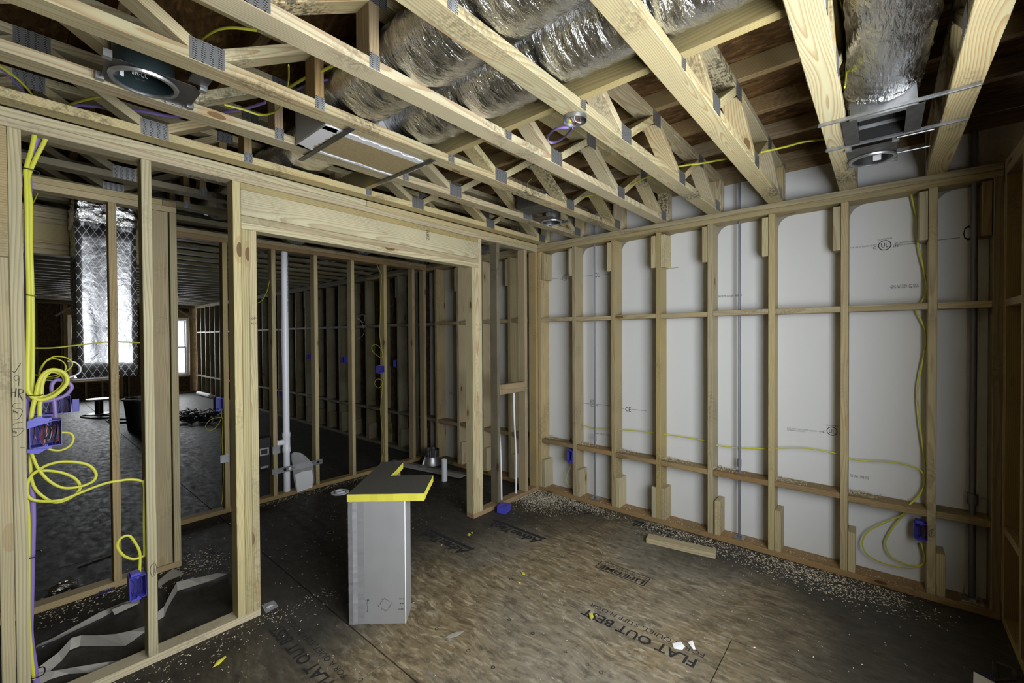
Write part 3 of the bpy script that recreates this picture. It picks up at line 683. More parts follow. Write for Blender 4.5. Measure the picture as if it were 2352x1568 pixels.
# ================================================================== print on the white boards
WX, WZ, YB = (1, 0, 0), (0, 0, 1), D6-0.0004
def gp(x):
    for g, (a, b) in zip(GP, zip(edges_g[:-1], edges_g[1:])):
        if a <= x < b: return g
    return GP[-1]
edges_g = [-1.9, -0.389, 0.83, 2.049, 3.25]
def wtext(s, px0, py0, px1, h, mat='ink', name='printed_line'):
    a = at(px0, py0, 'y', YB); b = at(px1, py0, 'y', YB)
    return textfit(name, s, (a.x, YB, a.z), WX, WZ, b.x-a.x, mat, gp(a.x), h)
def wline(px0, py0, px1, th=0.0035, mat='ink_soft'):
    a = at(px0, py0, 'y', YB); b = at(px1, py0, 'y', YB)
    bx('printed_rule', a.x, b.x, YB-0.0002, YB, a.z, a.z+th, mat, gp(a.x), bev=0)
def ulmark(px, py, r=0.028):
    c0 = at(px, py, 'y', YB); g = gp(c0.x)
    lathe('printed_mark', [(r, 0), (r*0.86, 0)], 'ink', g, 24, basis((c0.x, YB, c0.z), WX, WZ), smooth=False)
    textfit('printed_line', 'UL', (c0.x-r*0.55, YB, c0.z-r*0.45), WX, WZ, r*1.1, 'ink', g, r*0.9)
    textfit('printed_line', 'C', (c0.x-r*1.75, YB, c0.z-r*0.6), WX, WZ, r*0.45, 'ink', g, r*0.55)
    textfit('printed_line', 'US', (c0.x+r*1.25, YB, c0.z-r*0.6), WX, WZ, r*0.8, 'ink', g, r*0.5)
    textfit('printed_line', 'CLASSIFIED', (c0.x-r*1.1, YB, c0.z+r*1.1), WX, WZ, r*2.2, 'ink', g, r*0.28)
ulmark(1297, 638); ulmark(1361, 927); ulmark(2032, 563, 0.032); ulmark(1911, 990, 0.03)
wtext('CE', 1364, 637, 1377, 0.04); wtext('CE', 1436, 944, 1449, 0.04); wtext('CE', 2212, 553, 2246, 0.085); wtext('CE', 1047-15, 905, 1040, 0.03, 'ink_soft')
wline(1268, 641, 1288); wline(1338, 635, 1362); wline(1379, 632, 1400); wline(1340, 926, 1354); wline(1368, 928, 1401); wline(1422, 938, 1434); wline(1450, 940, 1485); wline(1535, 617, 1560)
wtext('FOR USE IN DESIGN LISTED', 1953, 571, 2014, 0.010, 'ink_soft'); wtext('SEE MANUFACTURER', 2055, 560, 2105, 0.009, 'ink'); wtext('MULTIPURPOSE GYPSUM PANEL', 2055, 565, 2105, 0.008, 'ink'); wline(2153, 552, 2205, 0.004)
wtext('GPG 06/17/29  G2 USA', 2045, 663, 2110, 0.022); wtext('06/17/29  G2 USA  00:00:30', 1650, 683, 1704, 0.016); wtext('G2 USA   00:57:55', 1952, 1094, 1995, 0.018); wtext('FOR USE IN FIRE RATED DESIGN TYPE X', 1808, 984, 1893, 0.009, 'ink_soft'); wtext('INTERIOR TYPE CITY', 1808, 988, 1850, 0.009, 'ink_soft')
wtext('06/17/29  G2 USA', 1369, 996, 1400, 0.013)

# ================================================================== pencil notes on the studs
def wl_str(lines, ax='x', val=0.0006, parent=wl, mat='pencil', r=0.0009, name='pencil_note'):
    return strokes(name, [pth(L, ax, val) for L in lines], mat, parent, r)
zs = lambda L: zm((0, 800), 3.447, L)
wl_str([zs([(100, 178), (118, 188), (165, 115)]), zs([(148, 240), (125, 255), (110, 235), (125, 215), (150, 222), (148, 295)])])
wl_str([zs([(95, 315), (92, 385)]), zs([(128, 315), (122, 385)]), zs([(93, 352), (124, 348)]), zs([(150, 320), (146, 390)]), zs([(148, 322), (185, 330), (180, 350), (150, 358)]), zs([(152, 358), (178, 410)])], r=0.0016)
wl_str([zs([(165, 433), (120, 435), (102, 455), (125, 475), (165, 478), (178, 500), (150, 555), (100, 565)]), zs([(105, 485), (110, 510), (120, 495), (128, 515), (135, 500), (142, 525)]), zs([(180, 585), (130, 590), (95, 610)]), zs([(92, 635), (180, 632), (185, 650), (140, 690), (100, 695)]), zs([(98, 640), (105, 665), (115, 650), (125, 675), (132, 660)]), zs([(160, 783), (195, 784)])])
zs = lambda L: zm((260, 1210), 4.717, L)
wl_str([zs([(435, 395), (410, 420), (402, 480), (420, 530), (435, 535), (460, 500), (470, 440), (455, 395), (435, 392)]), zs([(430, 362), (436, 400), (438, 520)]), zs([(452, 365), (455, 400), (448, 490)])])
zs = lambda L: zm((400, 560), 6.533, L)
wl_str([zs([(1190, 1095), (1168, 1115), (1172, 1130), (1190, 1125), (1188, 1112)]), zs([(1198, 1105), (1212, 1098), (1202, 1128), (1218, 1126)]), zs([(1225, 1100), (1218, 1118), (1235, 1116)]), zs([(1150, 1190), (1170, 1185), (1162, 1205)]), zs([(1195, 1185), (1182, 1190), (1195, 1200), (1185, 1208)]), zs([(1212, 1205), (1228, 1185)])])
zs = lambda L: zm((960, 500), 7.84, L)
textfit('printed_line', '288', tuple(at(986, 552, 'x', 0.0006)), (0, 0, 1), (0, -1, 0), 0.075, 'pencil', wl, 0.03)
wl_str([[(1096, 742), (1094, 746), (1099, 748)], [(1102, 742), (1104, 748)], [(1096, 753), (1099, 757), (1096, 760)], [(1102, 753), (1104, 758)]])
strokes('pencil_note', [pth(zm((1900, 1140), 5.2035, L), 'y', -0.0006) for L in ([(1250, 395), (1222, 415), (1225, 465), (1255, 480), (1285, 455), (1285, 415), (1250, 395)], [(1245, 395), (1245, 475)], [(1262, 370), (1262, 490)])], 'pencil', wr, 0.0008)
strokes('pencil_note', [pth(L, 'x', X2-0.0134) for L in ([(358, 731), (372, 729), (384, 732)], [(357, 735), (384, 734)])], 'pencil', wi, 0.0007)

# ================================================================== tie rods in the right wall
def tie_rod(px, r, label, zc, plate=0.038, top=2.70):
    x = at(px, 800, 'y', 0.07).x
    t = thing('tie_rod', label, 'tie rod', (x, 0.07, T2))
    lathe('rod', [(0.0, T2), (r, T2), (r, top), (0.0, top)], 'steel_rod', t, 12, Matrix.Translation((x, 0.07, 0)))
    bx('bearing_plate', x-plate, x+plate, 0.07-plate, 0.07+plate, T2+0.0003, T2+0.006, 'galvanised', t)
    lathe('nut', [(0, T2+0.0062), (r*1.9, T2+0.0062), (r*1.9, T2+0.02), (0, T2+0.02)], 'galvanised', t, 6, Matrix.Translation((x, 0.07, 0)), smooth=False)
    lathe('coupler', [(r, zc-0.03), (r*1.6, zc-0.03), (r*1.6, zc+0.03), (r, zc+0.03)], 'steel_rod', t, 12, Matrix.Translation((x, 0.07, 0)), close=True)
tie_rod(1366, 0.0075, 'thin grey steel tie rod with plate washer in the second bay from the corner', 0.61)
tie_rod(1698.5, 0.0085, 'grey steel tie rod with plate washer between the wood block and the fallen stud piece', 0.60)
tie_rod(2236, 0.015, 'thick dark steel tie rod in the shadowed bay by the side wall', 0.62, 0.045)

# ================================================================== cables on the right wall
cable('yellow cable strung level through the right wall studs above the lower blocking', pth([(1337, 975), (1368, 984), (1403, 985), (1422, 986), (1480, 991), (1527, 997), (1580, 1005), (1625, 1013), (1645, 1022), (1700, 1029), (1762, 1030), (1786, 1029), (1850, 1029), (1920, 1041), (1952, 1053), (1990, 1058), (2050, 1061), (2100, 1072), (2121, 1088), (2124, 1110), (2112, 1136), (2088, 1160, 0.05)], 'y', 0.08), w=0.0042)
cable('yellow cable dropping down the bay from the top plate to the lower blocking', pth([(2091, 436), (2098, 470), (2107, 510), (2109, 560), (2124, 630), (2129, 665), (2118, 690), (2105, 708), (2108, 722), (2123, 752), (2127, 785), (2119, 830), (2108, 890), (2110, 950), (2120, 1030), (2126, 1080), (2122, 1118), (2105, 1142), (2088, 1160), (2080, 1178), (2055, 1205), (2037, 1235), (2034, 1252), (2046, 1277), (2078, 1293), (2110, 1299), (2124, 1287), (2122, 1262), (2116, 1246)], 'y', 0.09), w=0.0042)
cable('wide yellow cable loop hanging below the lower blocking beside the box', pth([(2078, 1172), (2070, 1184), (2020, 1205), (1992, 1222), (1981, 1243), (1986, 1265), (2010, 1284), (2050, 1298), (2090, 1303), (2118, 1297), (2125, 1280), (2115, 1246)], 'y', 0.07), w=0.0042)
a = at(2115, 1221, 'y', -0.004)
outlet_box('blue electrical box with dark interior on the stud by the hanging cable loop', (a.x, -0.004, a.z), (1, 0, 0), (0, 0, 1), 0.060, 0.092, 0.066, 'single electrical boxes', 3, True, 5)
a = at(1308.5, 1048, 'y', -0.004)
outlet_box('small blue electrical box under the lower blocking of the corner bay', (0.4046-0.032, -0.004, a.z), (1, 0, 0), (0, 0, 1), 0.058, 0.105, 0.066, 'single electrical boxes', 1, True, 6)
cable('thin pale cable loop below the corner bay box', pth(zm((1200, 980), 7.84, [(880, 640), (860, 740), (815, 830), (795, 920), (800, 1010), (840, 1055), (880, 1050), (900, 1010)]), 'y', 0.05), w=0.003, t=0.002)

# ================================================================== partition boxes and cables
P0_ = at(62, 974, 'x', 0.004); P1_ = at(142, 964, 'x', 0.004); P2_ = at(62, 1035, 'x', 0.004)
outlet_box('wide blue three-gang box stuffed with wires on the near partition stud', (0.004, (P0_.y+P1_.y)/2+0.003, (P1_.z+P2_.z)/2+0.004), (0, 1, 0), (0, 0, 1), P1_.y-P0_.y-0.006, (P0_.z-P2_.z)*0.98, 0.075, None, 16, True, 9)
wide = bpy.data.objects['outlet_box.002']
for P3 in (((62, 968), (62, 985), (118, 968), (92, 955)), ((62, 1032), (110, 1030), (88, 1042), (62, 1040))):
    V = pth(P3, 'x', 0.002); V += [v+Vector((-0.003, 0, 0)) for v in V]
    meshobj('nail_flap', V, [(0, 1, 2, 3), (7, 6, 5, 4)]+[(i, (i+1) % 4, 4+(i+1) % 4, 4+i) for i in range(4)], 'box_blue', wide)
a = at(320, 1348, 'x', 0.004)
outlet_box('blue single box low on the partition stud below the yellow cable', (0.004, -3.071-0.034, a.z), (0, 1, 0), (0, 0, 1), 0.060, 0.103, 0.07, None, 2, True, 10)
c1, c2 = at(77, 925, 'x', X2+0.004), at(163, 925, 'x', X2+0.004)
outlet_box('wide blue box full of wires on the short partition behind the cable coils', (X2+0.004, (c1.y+c2.y)/2, at(120, 931, 'x', X2).z), (0, 1, 0), (0, 0, 1), c2.y-c1.y, 0.10, 0.075, None, 12, True, 12)
c1, c2 = at(165, 931, 'x', X2+0.004), at(180, 931, 'x', X2+0.004)
tag(bx('box_cover', X2+0.002, X2+0.006, c1.y+0.002, c2.y+0.004, at(170, 945, 'x', X2).z, at(170, 916, 'x', X2).z, 'box_blue'), 'flat blue cover tab beside the wide box on the short partition', 'cover')
a = at(502, 928, 'x', X3+0.004)
outlet_box('blue box on the hall partition stud above a small cable loop', (X3+0.002, -2.250-0.034, a.z), (0, 1, 0), (0, 0, 1), 0.06, 0.10, 0.07, 'hall boxes', 0, True, 13)
a = at(873, 848, 'x', X3)
outlet_box('blue box on the hall partition between two small cable loops', (X3+0.002, -0.625-0.040, a.z), (0, 1, 0), (0, 0, 1), 0.075, 0.075, 0.06, 'hall boxes', 0, True, 14)
for px, py, lb in ((787, 826, 'dark blue box on the far wall seen between hall studs'), (708, 818, 'dark blue box on the far wall beside the white drain stack'), (645, 905, 'low dark blue box on the far wall behind the white drain stack'), (908, 835, 'dim blue box on the far wall right of the hall box')):
    q = at(px, py, 'y', -0.002)
    outlet_box(lb, (q.x, -0.003, q.z), (1, 0, 0), (0, 0, 1), 0.095, 0.10, 0.05, 'far wall boxes', 0, False, 15)
A_ = lambda L: zm((30, 800), 4.479, L)
B_ = lambda L: zm((30, 960), 3.733, L)
tops = zm((0, 180), 6.533, [(515, 850), (500, 950), (455, 1130), (410, 1280), (385, 1400), (395, 1560)])
cable('yellow cable running down the near partition stud and looping above the wide box', pth(tops + [(62, 470), (63, 560), (66, 650), (66, 750), (64, 830)] + A_([(150, 380), (165, 460), (230, 520), (320, 525), (440, 475), (540, 380), (558, 310), (515, 245), (410, 218), (320, 258), (265, 350), (240, 460), (205, 600), (180, 760)]), 'x', -0.030), w=0.0072, t=0.0036, swap=True)
tops = zm((0, 180), 6.533, [(690, 890), (640, 1000), (560, 1150), (490, 1300), (440, 1420), (420, 1560)])
cable('yellow cable tied beside the first one and looping above the wide box', pth(tops + [(70, 470), (70, 560), (73, 650), (75, 750), (75, 830)] + A_([(198, 400), (220, 480), (300, 505), (420, 460), (512, 380), (535, 310), (485, 255), (390, 238), (330, 285), (298, 370), (288, 480), (275, 600), (272, 760)]), 'x', -0.050), w=0.0072, t=0.0036, swap=True)
cable('yellow cable coil of thin loops behind the near cable bundle', pth(A_([(190, 262, -0.06), (350, 290), (470, 268), (535, 225), (540, 175), (500, 128), (420, 105), (345, 130), (295, 200), (275, 260), (330, 300), (450, 298), (560, 225), (612, 160), (560, 100), (440, 80), (350, 118), (290, 190), (262, 270), (270, 330, -0.07)]), 'x', -0.14), w=0.0042, t=0.0026, swap=True)
cable('thin grey cable loop beside the yellow coil', pth(A_([(560, 130), (640, 145), (690, 190), (690, 240), (640, 275), (570, 300), (450, 330), (330, 325), (285, 335, -0.06)]), 'x', -0.15), 'cable_white', w=0.003, t=0.002)
tops = zm((0, 180), 6.533, [(555, 860), (540, 980), (500, 1150), (440, 1300), (385, 1420), (375, 1560)])
cable('purple cable running down the near partition stud and looping at the wide box', pth(tops + [(60, 480), (61, 600), (62, 700), (60, 800)] + A_([(120, 150), (130, 330), (150, 500), (260, 545), (420, 528), (540, 480), (602, 410), (585, 365), (520, 335), (450, 325), (402, 370), (400, 450), (425, 560), (440, 740)]), 'x', -0.065), 'cable_purple', w=0.007, t=0.0036, swap=True)
tops = zm((0, 180), 6.533, [(585, 870), (565, 1000), (530, 1120), (470, 1290), (410, 1420), (440, 1560)])
cable('purple cable running the full height of the near partition stud to the floor', pth(tops + [(66, 480), (66, 700), (62, 850), (60, 960), (61, 1060)] + B_([(125, 400), (140, 540), (165, 650), (170, 750), (172, 896)]) + [(75, 1240), (73, 1320), (71, 1400), (70, 1450), (74, 1490), (80, 1530), (86, 1590)], 'x', -0.070), 'cable_purple', w=0.0088, t=0.0046, swap=True)
cable('yellow cable with two big loops below the wide box, strung to the single box', pth(B_([(155, 290), (170, 330), (215, 430), (300, 530), (420, 595), (560, 590), (680, 545), (712, 480), (660, 410), (560, 380), (420, 374), (300, 400), (220, 445), (160, 490), (125, 560), (120, 640), (150, 690), (240, 712), (400, 705), (540, 655), (700, 590), (820, 552), (896, 540)]) + zm((140, 1080), 6.533, [(1000, 138), (1130, 142), (1210, 160), (1245, 190), (1252, 400), (1250, 800), (1255, 1240), (1235, 1285), (1180, 1312), (1080, 1330), (960, 1290), (880, 1210), (848, 1130), (880, 1040), (960, 985), (1040, 990), (1110, 1080), (1170, 1190), (1190, 1300), (1180, 1540)]), 'x', -0.040), w=0.0054, t=0.003, swap=True)
cable('yellow cable loop tied close under the wide box', pth(B_([(148, 285), (150, 440), (160, 530), (200, 620), (300, 700), (380, 722), (480, 690), (560, 630), (572, 570), (520, 510), (420, 468), (300, 450), (210, 460), (150, 500), (118, 570), (118, 640), (125, 720), (135, 896)]) + [(66, 1240), (66, 1330), (66, 1420), (72, 1500), (78, 1560)], 'x', -0.055), w=0.0054, t=0.003, swap=True)
cable('thin yellow cable bow sticking out behind the wide box', pth(B_([(415, 123), (490, 130), (518, 175), (485, 240), (400, 277), (310, 265), (250, 225)]), 'x', -0.10), w=0.0042, t=0.0022)
cable('yellow cable strung level through the short partition studs', pth(zm((60, 660), 3.733, [(65, 520), (230, 518), (400, 500), (560, 482), (725, 466), (810, 467), (990, 475), (1115, 484), (1215, 487)]), 'x', X2-0.045), w=0.004, t=0.0024)
cable('yellow cable ends poking out above the short partition', pth(zm((60, 420), 6.533, [(185, 130), (120, 270), (40, 420)]), 'x', X2-0.12), w=0.006, t=0.003)
for i, (px, py) in enumerate(((65, 391), (68, 678), (72, 906), (70, 1275), (78, 1548))):
    q = at(px, py, 'x', -0.05)
    o = tube('cable_tie', [(q.x+0.024, q.y-0.012, q.z), (q.x+0.024, q.y+0.026, q.z-0.004), (q.x-0.03, q.y+0.028, q.z), (q.x-0.03, q.y-0.014, q.z)], 0.0022, 'black_plastic', None, 6, sub=3, closed=True)
    tag(o, 'black cable tie round the yellow and purple bundle on the near stud', 'cable tie', 'black cable ties on the bundle')
cable('yellow cable hooked over a hall stud beside the white drain stack', pth(zm((400, 560), 6.533, [(1430, 438), (1440, 500), (1420, 600), (1390, 720), (1330, 830), (1290, 870), (1245, 886)]), 'x', X3-0.05), w=0.006, t=0.003)
cable('thin yellow cable looped below the hall box and dropping to the floor', pth(zm((400, 780), 6.533, [(715, 1030), (712, 1120), (690, 1220), (620, 1320), (540, 1362), (490, 1340), (473, 1290), (520, 1220), (600, 1175), (690, 1165), (728, 1190), (722, 1400), (720, 1568)]) + [(513, 1080), (511, 1140), (508, 1160)], 'x', X3-0.03), w=0.0035, t=0.002)
cable('thin yellow cable running down a hall stud past its box to the floor', pth(zm((740, 560), 6.533, [(815, 290), (850, 380), (893, 480), (882, 700), (870, 1100), (865, 1380), (893, 1560)]) + zm((500, 500), 2.24, [(845, 720), (800, 690), (795, 660), (820, 655), (850, 700), (852, 830), (830, 875), (808, 855), (820, 830), (848, 850), (838, 980), (845, 1080), (855, 1180), (838, 1265)]), 'x', X3-0.02), w=0.0035, t=0.002)
cable('pale coil of thin cable hung on the far wall', pth(zm((740, 560), 6.533, [(520, 1090), (590, 1065), (640, 1080), (620, 1180), (560, 1130), (520, 1120), (580, 1160), (620, 1250), (630, 1330), (580, 1400), (520, 1420)]), 'y', -0.03), 'cable_white', w=0.003, t=0.002)

# ================================================================== cables in the ceiling
cable('yellow cable threaded along the trusses near the white board', pth([(1240, 492), (1290, 470), (1325, 457), (1365, 447), (1430, 432), (1490, 405), (1557, 383), (1610, 375), (1660, 366), (1735, 352), (1800, 338), (1845, 326), (1885, 321), (1935, 316)], 'z', 2.60), w=0.0055)
cable('yellow cable drooping between the trusses left of the foil ducts', pth([(640, 215, 2.66), (654, 206, 2.65), (700, 180, 2.64), (745, 160, 2.64), (800, 133, 2.64)], 'z', 2.6), w=0.0075, t=0.004)
cable('purple cable drooping between the trusses left of the foil ducts', pth([(655, 222, 2.62), (690, 202, 2.62), (730, 188, 2.62), (775, 178, 2.62)], 'z', 2.6), 'cable_purple', w=0.0055)
cable('short yellow cable bend between the trusses above the plated joint', pth([(455, 98), (478, 80), (505, 67), (540, 64), (590, 70)], 'z', 2.66), w=0.0055)
cable('yellow cable loop under the trusses right of the big can light', pth([(515, 240), (560, 252), (600, 264), (635, 255), (650, 230), (662, 190), (663, 150)], 'z', 2.60), w=0.005)
cable('yellow cable between the trusses left of the big can light', pth([(130, 250), (160, 240), (200, 228), (240, 220)], 'z', 2.60), w=0.0065)
cable('purple cable crossing below the big can light', pth([(155, 240), (200, 243), (260, 248), (330, 256), (400, 268), (480, 262), (560, 250), (610, 235)], 'z', 2.62), 'cable_purple', w=0.0075, t=0.004)
cable('yellow cable arching above the near partition top plate', pth([(-12, 145), (20, 165), (50, 190), (72, 215), (82, 232)], 'z', 2.60), w=0.0055)
cable('grey cable arching beside the yellow one above the near partition', pth([(-12, 152), (15, 170), (40, 195), (60, 215), (70, 228)], 'z', 2.60), 'cable_purple', w=0.0045)
cable('yellow cable hanging beside the upright foil duct', pth([(1926, -25), (1933, 10), (1939, 45), (1945, 85), (1946, 130), (1943, 178), (1940, 200)], 'x', 2.527), w=0.0055)
cable('thin yellow cable loop above the small can light', pth([(1222, 410), (1212, 420), (1213, 440), (1216, 460), (1228, 478)], 'x', 0.62), w=0.003)

# ================================================================== flexible ducts
def flexduct(name, pts, a, b, seg=28, sub=10, mat='foil_flex', parent=None, xt=None, seed=1, amp=0.006):
    """oval duct with wrinkled film; pinched where it lies over the truss chords"""
    rnd = random.Random(seed)
    P = [Vector(p) for p in pts]; Q = []
    n = len(P)
    for i in range(n-1):
        p0, p1, p2, p3 = P[max(i-1, 0)], P[i], P[i+1], P[min(i+2, n-1)]
        for k in range(sub):
            t = k/sub; Q.append(0.5*((2*p1)+(p2-p0)*t+(2*p0-5*p1+4*p2-p3)*t*t+(3*p1-p0-3*p2+p3)*t**3))
    Q.append(P[-1]); V = []; F = []; org = sum(Q, Vector())/len(Q)
    ph = [rnd.uniform(0, 6.28) for _ in range(seg)]
    for i, p in enumerate(Q):
        T = (Q[min(i+1, len(Q)-1)]-Q[max(i-1, 0)]).normalized(); U = Vector((0, 0, 1)); U = (U-T*U.dot(T)).normalized(); S_ = T.cross(U)
        for k in range(seg):
            an = 2*math.pi*k/seg; j = amp*(math.sin(i*1.9+ph[k])*0.5+rnd.uniform(-0.6, 0.6))
            aa, bb = a+j, b+j
            if xt:
                d = min(abs(p.x-(tx(q)+D4/2)) for q in xt); s_ = max(0, 1-d/0.13)
                if math.sin(an) < 0: bb = bb*(1-0.0*s_)+(-0.0) - 0.016*s_*s_
                else: bb -= 0.012*s_
            V.append(p-org+S_*(aa*math.cos(an))+U*(bb*math.sin(an)))
    for i in range(len(Q)-1):
        for k in range(seg): F.append((i*seg+k, i*seg+(k+1) % seg, (i+1)*seg+(k+1) % seg, (i+1)*seg+k))
    F.append(tuple(reversed(range(seg)))); F.append(tuple(range((len(Q)-1)*seg, len(Q)*seg)))
    return meshobj(name, V, F, mat, parent, True, Matrix.Translation(org))
xr = range(2, 8)
zc = 2.621
o = flexduct('flexible_duct', [(0.816+0.25*i, -2.146, zc+0.004*math.sin(i*2.1)) for i in range(10)], 0.151, 0.112, xt=xr, seed=2)
tag(o, 'fat wrinkled foil duct lying against the long strongback', 'duct')
o = flexduct('flexible_duct', [(0.816+0.25*i, -2.462, zc+0.006*math.sin(i*1.7+1)) for i in range(10)], 0.154, 0.112, xt=xr, seed=3)
tag(o, 'fat wrinkled foil duct behind the one by the strongback', 'duct')
o = flexduct('flexible_duct', [(0.508-0.25*i, -2.36, zc) for i in range(9)], 0.15, 0.100, xt=range(-6, 2), seed=4)
tag(o, 'shadowed foil duct leaving the grey boot towards the hall', 'duct')
ud = thing('flexible_duct', 'upright bulging foil duct coming down to the metal register boot', 'duct', (2.66, -1.02, 2.60))
flexduct('insulated_sleeve', [(2.635, -1.06, 2.612), (2.64, -1.10, 2.632), (2.652, -1.22, 2.655), (2.665, -1.5, 2.66), (2.672, -1.75, 2.662), (2.674, -1.90, 2.664)], 0.128, 0.108, seg=32, sub=9, parent=ud, seed=6, amp=0.005)
flexduct('taped_end', [(2.635, -0.985, 2.585), (2.635, -1.0, 2.598), (2.637, -1.045, 2.615), (2.64, -1.10, 2.64)], 0.118, 0.09, seg=26, sub=5, mat='foil_crumple', parent=ud, seed=8, amp=0.010)

# ------------------------------------------------------------------ grey duct boot with straps
db = thing('duct_boot', 'grey duct board plenum box with white mastic edges hung between two trusses', 'plenum', (0.66, -2.3, 2.478))
bx('casing', 0.512, 0.812, -2.582, -2.022, 2.4785, 2.722, 'mastic_grey', db, axis='y', bev=0.004)
bx('bottom_board', 0.545, 0.775, -2.545, -2.03, 2.4735, 2.4783, 'liner_tan', db, axis='y', bev=0.002) if 'liner_tan' in M else None
def mastic_strip(x0, x1, y0, y1, seed):
    r_ = random.Random(seed); n = 26; V = []; F = []
    along = (y1-y0) > (x1-x0)
    for i in range(n+1):
        f = i/n; j = r_.uniform(-0.008, 0.008)
        if along: V += [(x0, y0+(y1-y0)*f, 2.4731), (x1+j, y0+(y1-y0)*f, 2.4731), (x0, y0+(y1-y0)*f, 2.4784), (x1+j, y0+(y1-y0)*f, 2.4784)]
        else: V += [(x0+(x1-x0)*f, y0, 2.4731), (x0+(x1-x0)*f, y1+j, 2.4731), (x0+(x1-x0)*f, y0, 2.4784), (x0+(x1-x0)*f, y1+j, 2.4784)]
    for i in range(n):
        a_, b_ = 4*i, 4*i+4
        F += [(a_, a_+1, b_+1, b_), (a_+1, a_+3, b_+3, b_+1), (a_, b_, b_+2, a_+2)]
    return meshobj('mastic_seam', V, F, 'mastic', db)
mastic_strip(0.772, 0.811, -2.58, -2.03, 1); mastic_strip(0.513, 0.53, -2.58, -2.03, 2); mastic_strip(0.513, 0.81, -2.581, -2.515, 3); mastic_strip(0.513, 0.81, -2.05, -2.024, 4)
for i, yy in enumerate((-2.495, -2.045)):
    h = bx('hanger_strap', 0.362, 0.885, yy-0.013, yy+0.013, 2.4665, 2.4705, 'galv_dark', None, bev=0.0008)
    tag(h, ['dark metal hanger strap across the box end with the mastic smear', 'dark metal hanger strap across the box end nearest the corner'][i], 'strap')

# ------------------------------------------------------------------ register boot on hanger bars
rb = thing('register_boot', 'bare galvanised register boot with rectangular opening below the upright duct', 'register boot', (2.635, -0.96, 2.47))
V = []
for (x0, x1, y0, y1, z) in ((2.558, 2.712, -1.094, -0.818, 2.4702), (2.545, 2.735, -1.10, -0.825, 2.545)):
    V += [(x0, y0, z), (x1, y0, z), (x1, y1, z), (x0, y1, z)]
meshobj('throat', V, [(0, 1, 5, 4), (1, 2, 6, 5), (2, 3, 7, 6), (3, 0, 4, 7)], 'throat_shaded', rb)  # sheet metal coloured near black: the shade of the opening is painted in
bx('shade_sheet', 2.553, 2.727, -1.09, -0.83, 2.546, 2.552, 'dark_void', rb)  # dark sheet added to paint the shade up inside the boot
V = [(2.53, -1.112, 2.4712), (2.748, -1.112, 2.4712), (2.748, -0.815, 2.4712), (2.53, -0.815, 2.4712), (2.535, -1.10, 2.575), (2.742, -1.10, 2.575), (2.742, -0.83, 2.575), (2.535, -0.83, 2.575)]
meshobj('casing', V, [(0, 1, 5, 4), (1, 2, 6, 5), (2, 3, 7, 6), (3, 0, 4, 7), (4, 5, 6, 7)], 'galvanised', rb)
for x0, x1 in ((2.503, 2.557), (2.713, 2.768)): bx('flange', x0, x1, -1.125, -0.815, 2.4690, 2.4704, 'galv_dark', rb, axis='y', bev=0.0004)
bx('flange', 2.557, 2.713, -1.125, -1.095, 2.4690, 2.4704, 'galvanised', rb, bev=0.0004)
for i, (yy, lb) in enumerate(((-1.161, 'galvanised hanger bar along the duct side of the register boot'), (-0.823, 'galvanised hanger bar between the register boot and the square can frame'))):
    hb = thing('hanger_bar', lb, 'hanger bar', (2.67, yy, 2.466))
    bx('web_plate', 2.424, 2.915, yy-0.0012, yy, 2.4665, 2.478, 'galvanised', hb, bev=0.0003); bx('foot', 2.424, 2.915, yy, yy+0.011, 2.4655, 2.4667, 'galvanised', hb, bev=0.0003)
    lathe('nail_head', [(0, -0.0012), (0.006, -0.0012), (0.006, 0), (0, 0)], 'galvanised', hb, 10, Matrix.Translation((2.47, yy+0.006, 2.4655)))

# ------------------------------------------------------------------ recessed can lights
def can_light(label, c, r, z, px0, px1, py0, py1, depth=0.14, grp=None, housing='galv_dark', boxat=None):
    t = thing('can_light', label, 'can light', (c[0], c[1], z), grp)
    M0 = Matrix.Translation((c[0], c[1], z))
    n = 28   # frame plate with round hole
    V = []; F = []
    for k in range(n):
        a_ = 2*math.pi*k/n; ca, sa = math.cos(a_), math.sin(a_)
        sx = (px1-c[0] if ca > 0 else c[0]-px0); sy = (py1-c[1] if sa > 0 else c[1]-py0)
        m = min(sx/max(abs(ca), 1e-6), sy/max(abs(sa), 1e-6))
        V += [(c[0]+ca*r, c[1]+sa*r, z+0.006), (c[0]+ca*m, c[1]+sa*m, z+0.006), (c[0]+ca*r, c[1]+sa*r, z+0.0072), (c[0]+ca*m, c[1]+sa*m, z+0.0072)]
    for k in range(n):
        j = (k+1) % n; a_, b_ = 4*k, 4*j
        F += [(a_, a_+1, b_+1, b_), (a_+2, b_+2, b_+3, a_+3), (a_, b_, b_+2, a_+2), (a_+1, a_+3, b_+3, b_+1)]
    meshobj('frame_plate', V, F, 'galv_dark', t)
    lathe('trim_ring', [(r-0.013, 0.002), (r-0.012, -0.004), (r, -0.004), (r+0.003, 0.004), (r-0.012, 0.006)], 'galvanised', t, 36, M0, close=True)
    lathe('housing', [(r-0.013, 0.004), (r-0.012, depth), (0, depth), (0, depth+0.002), (r-0.009, depth+0.002), (r-0.010, 0.006)], housing, t, 36, M0)
    for yy in (py0, py1):
        for xx in (px0-0.006, px1-0.02):
            bx('hanger_clip', xx, xx+0.026, yy-0.012, yy+0.012, z+0.001, z+0.026, 'galvanised', t, bev=0.001)
    return t
ZC = 2.4800
t = can_light('large round recessed can light housing with a grey trim ring above the near partition', (0.607, -3.152), 0.097, ZC, 0.509, 0.708, -3.262, -2.998, 0.15, 'recessed can lights', 'can_teal')
textfit('printed_line', 'AIR-LOC', (0.607-0.081, -3.185, ZC+0.058), (0, 1, 0), (0, 0, 1), 0.075, 'paper_white', t, 0.022)
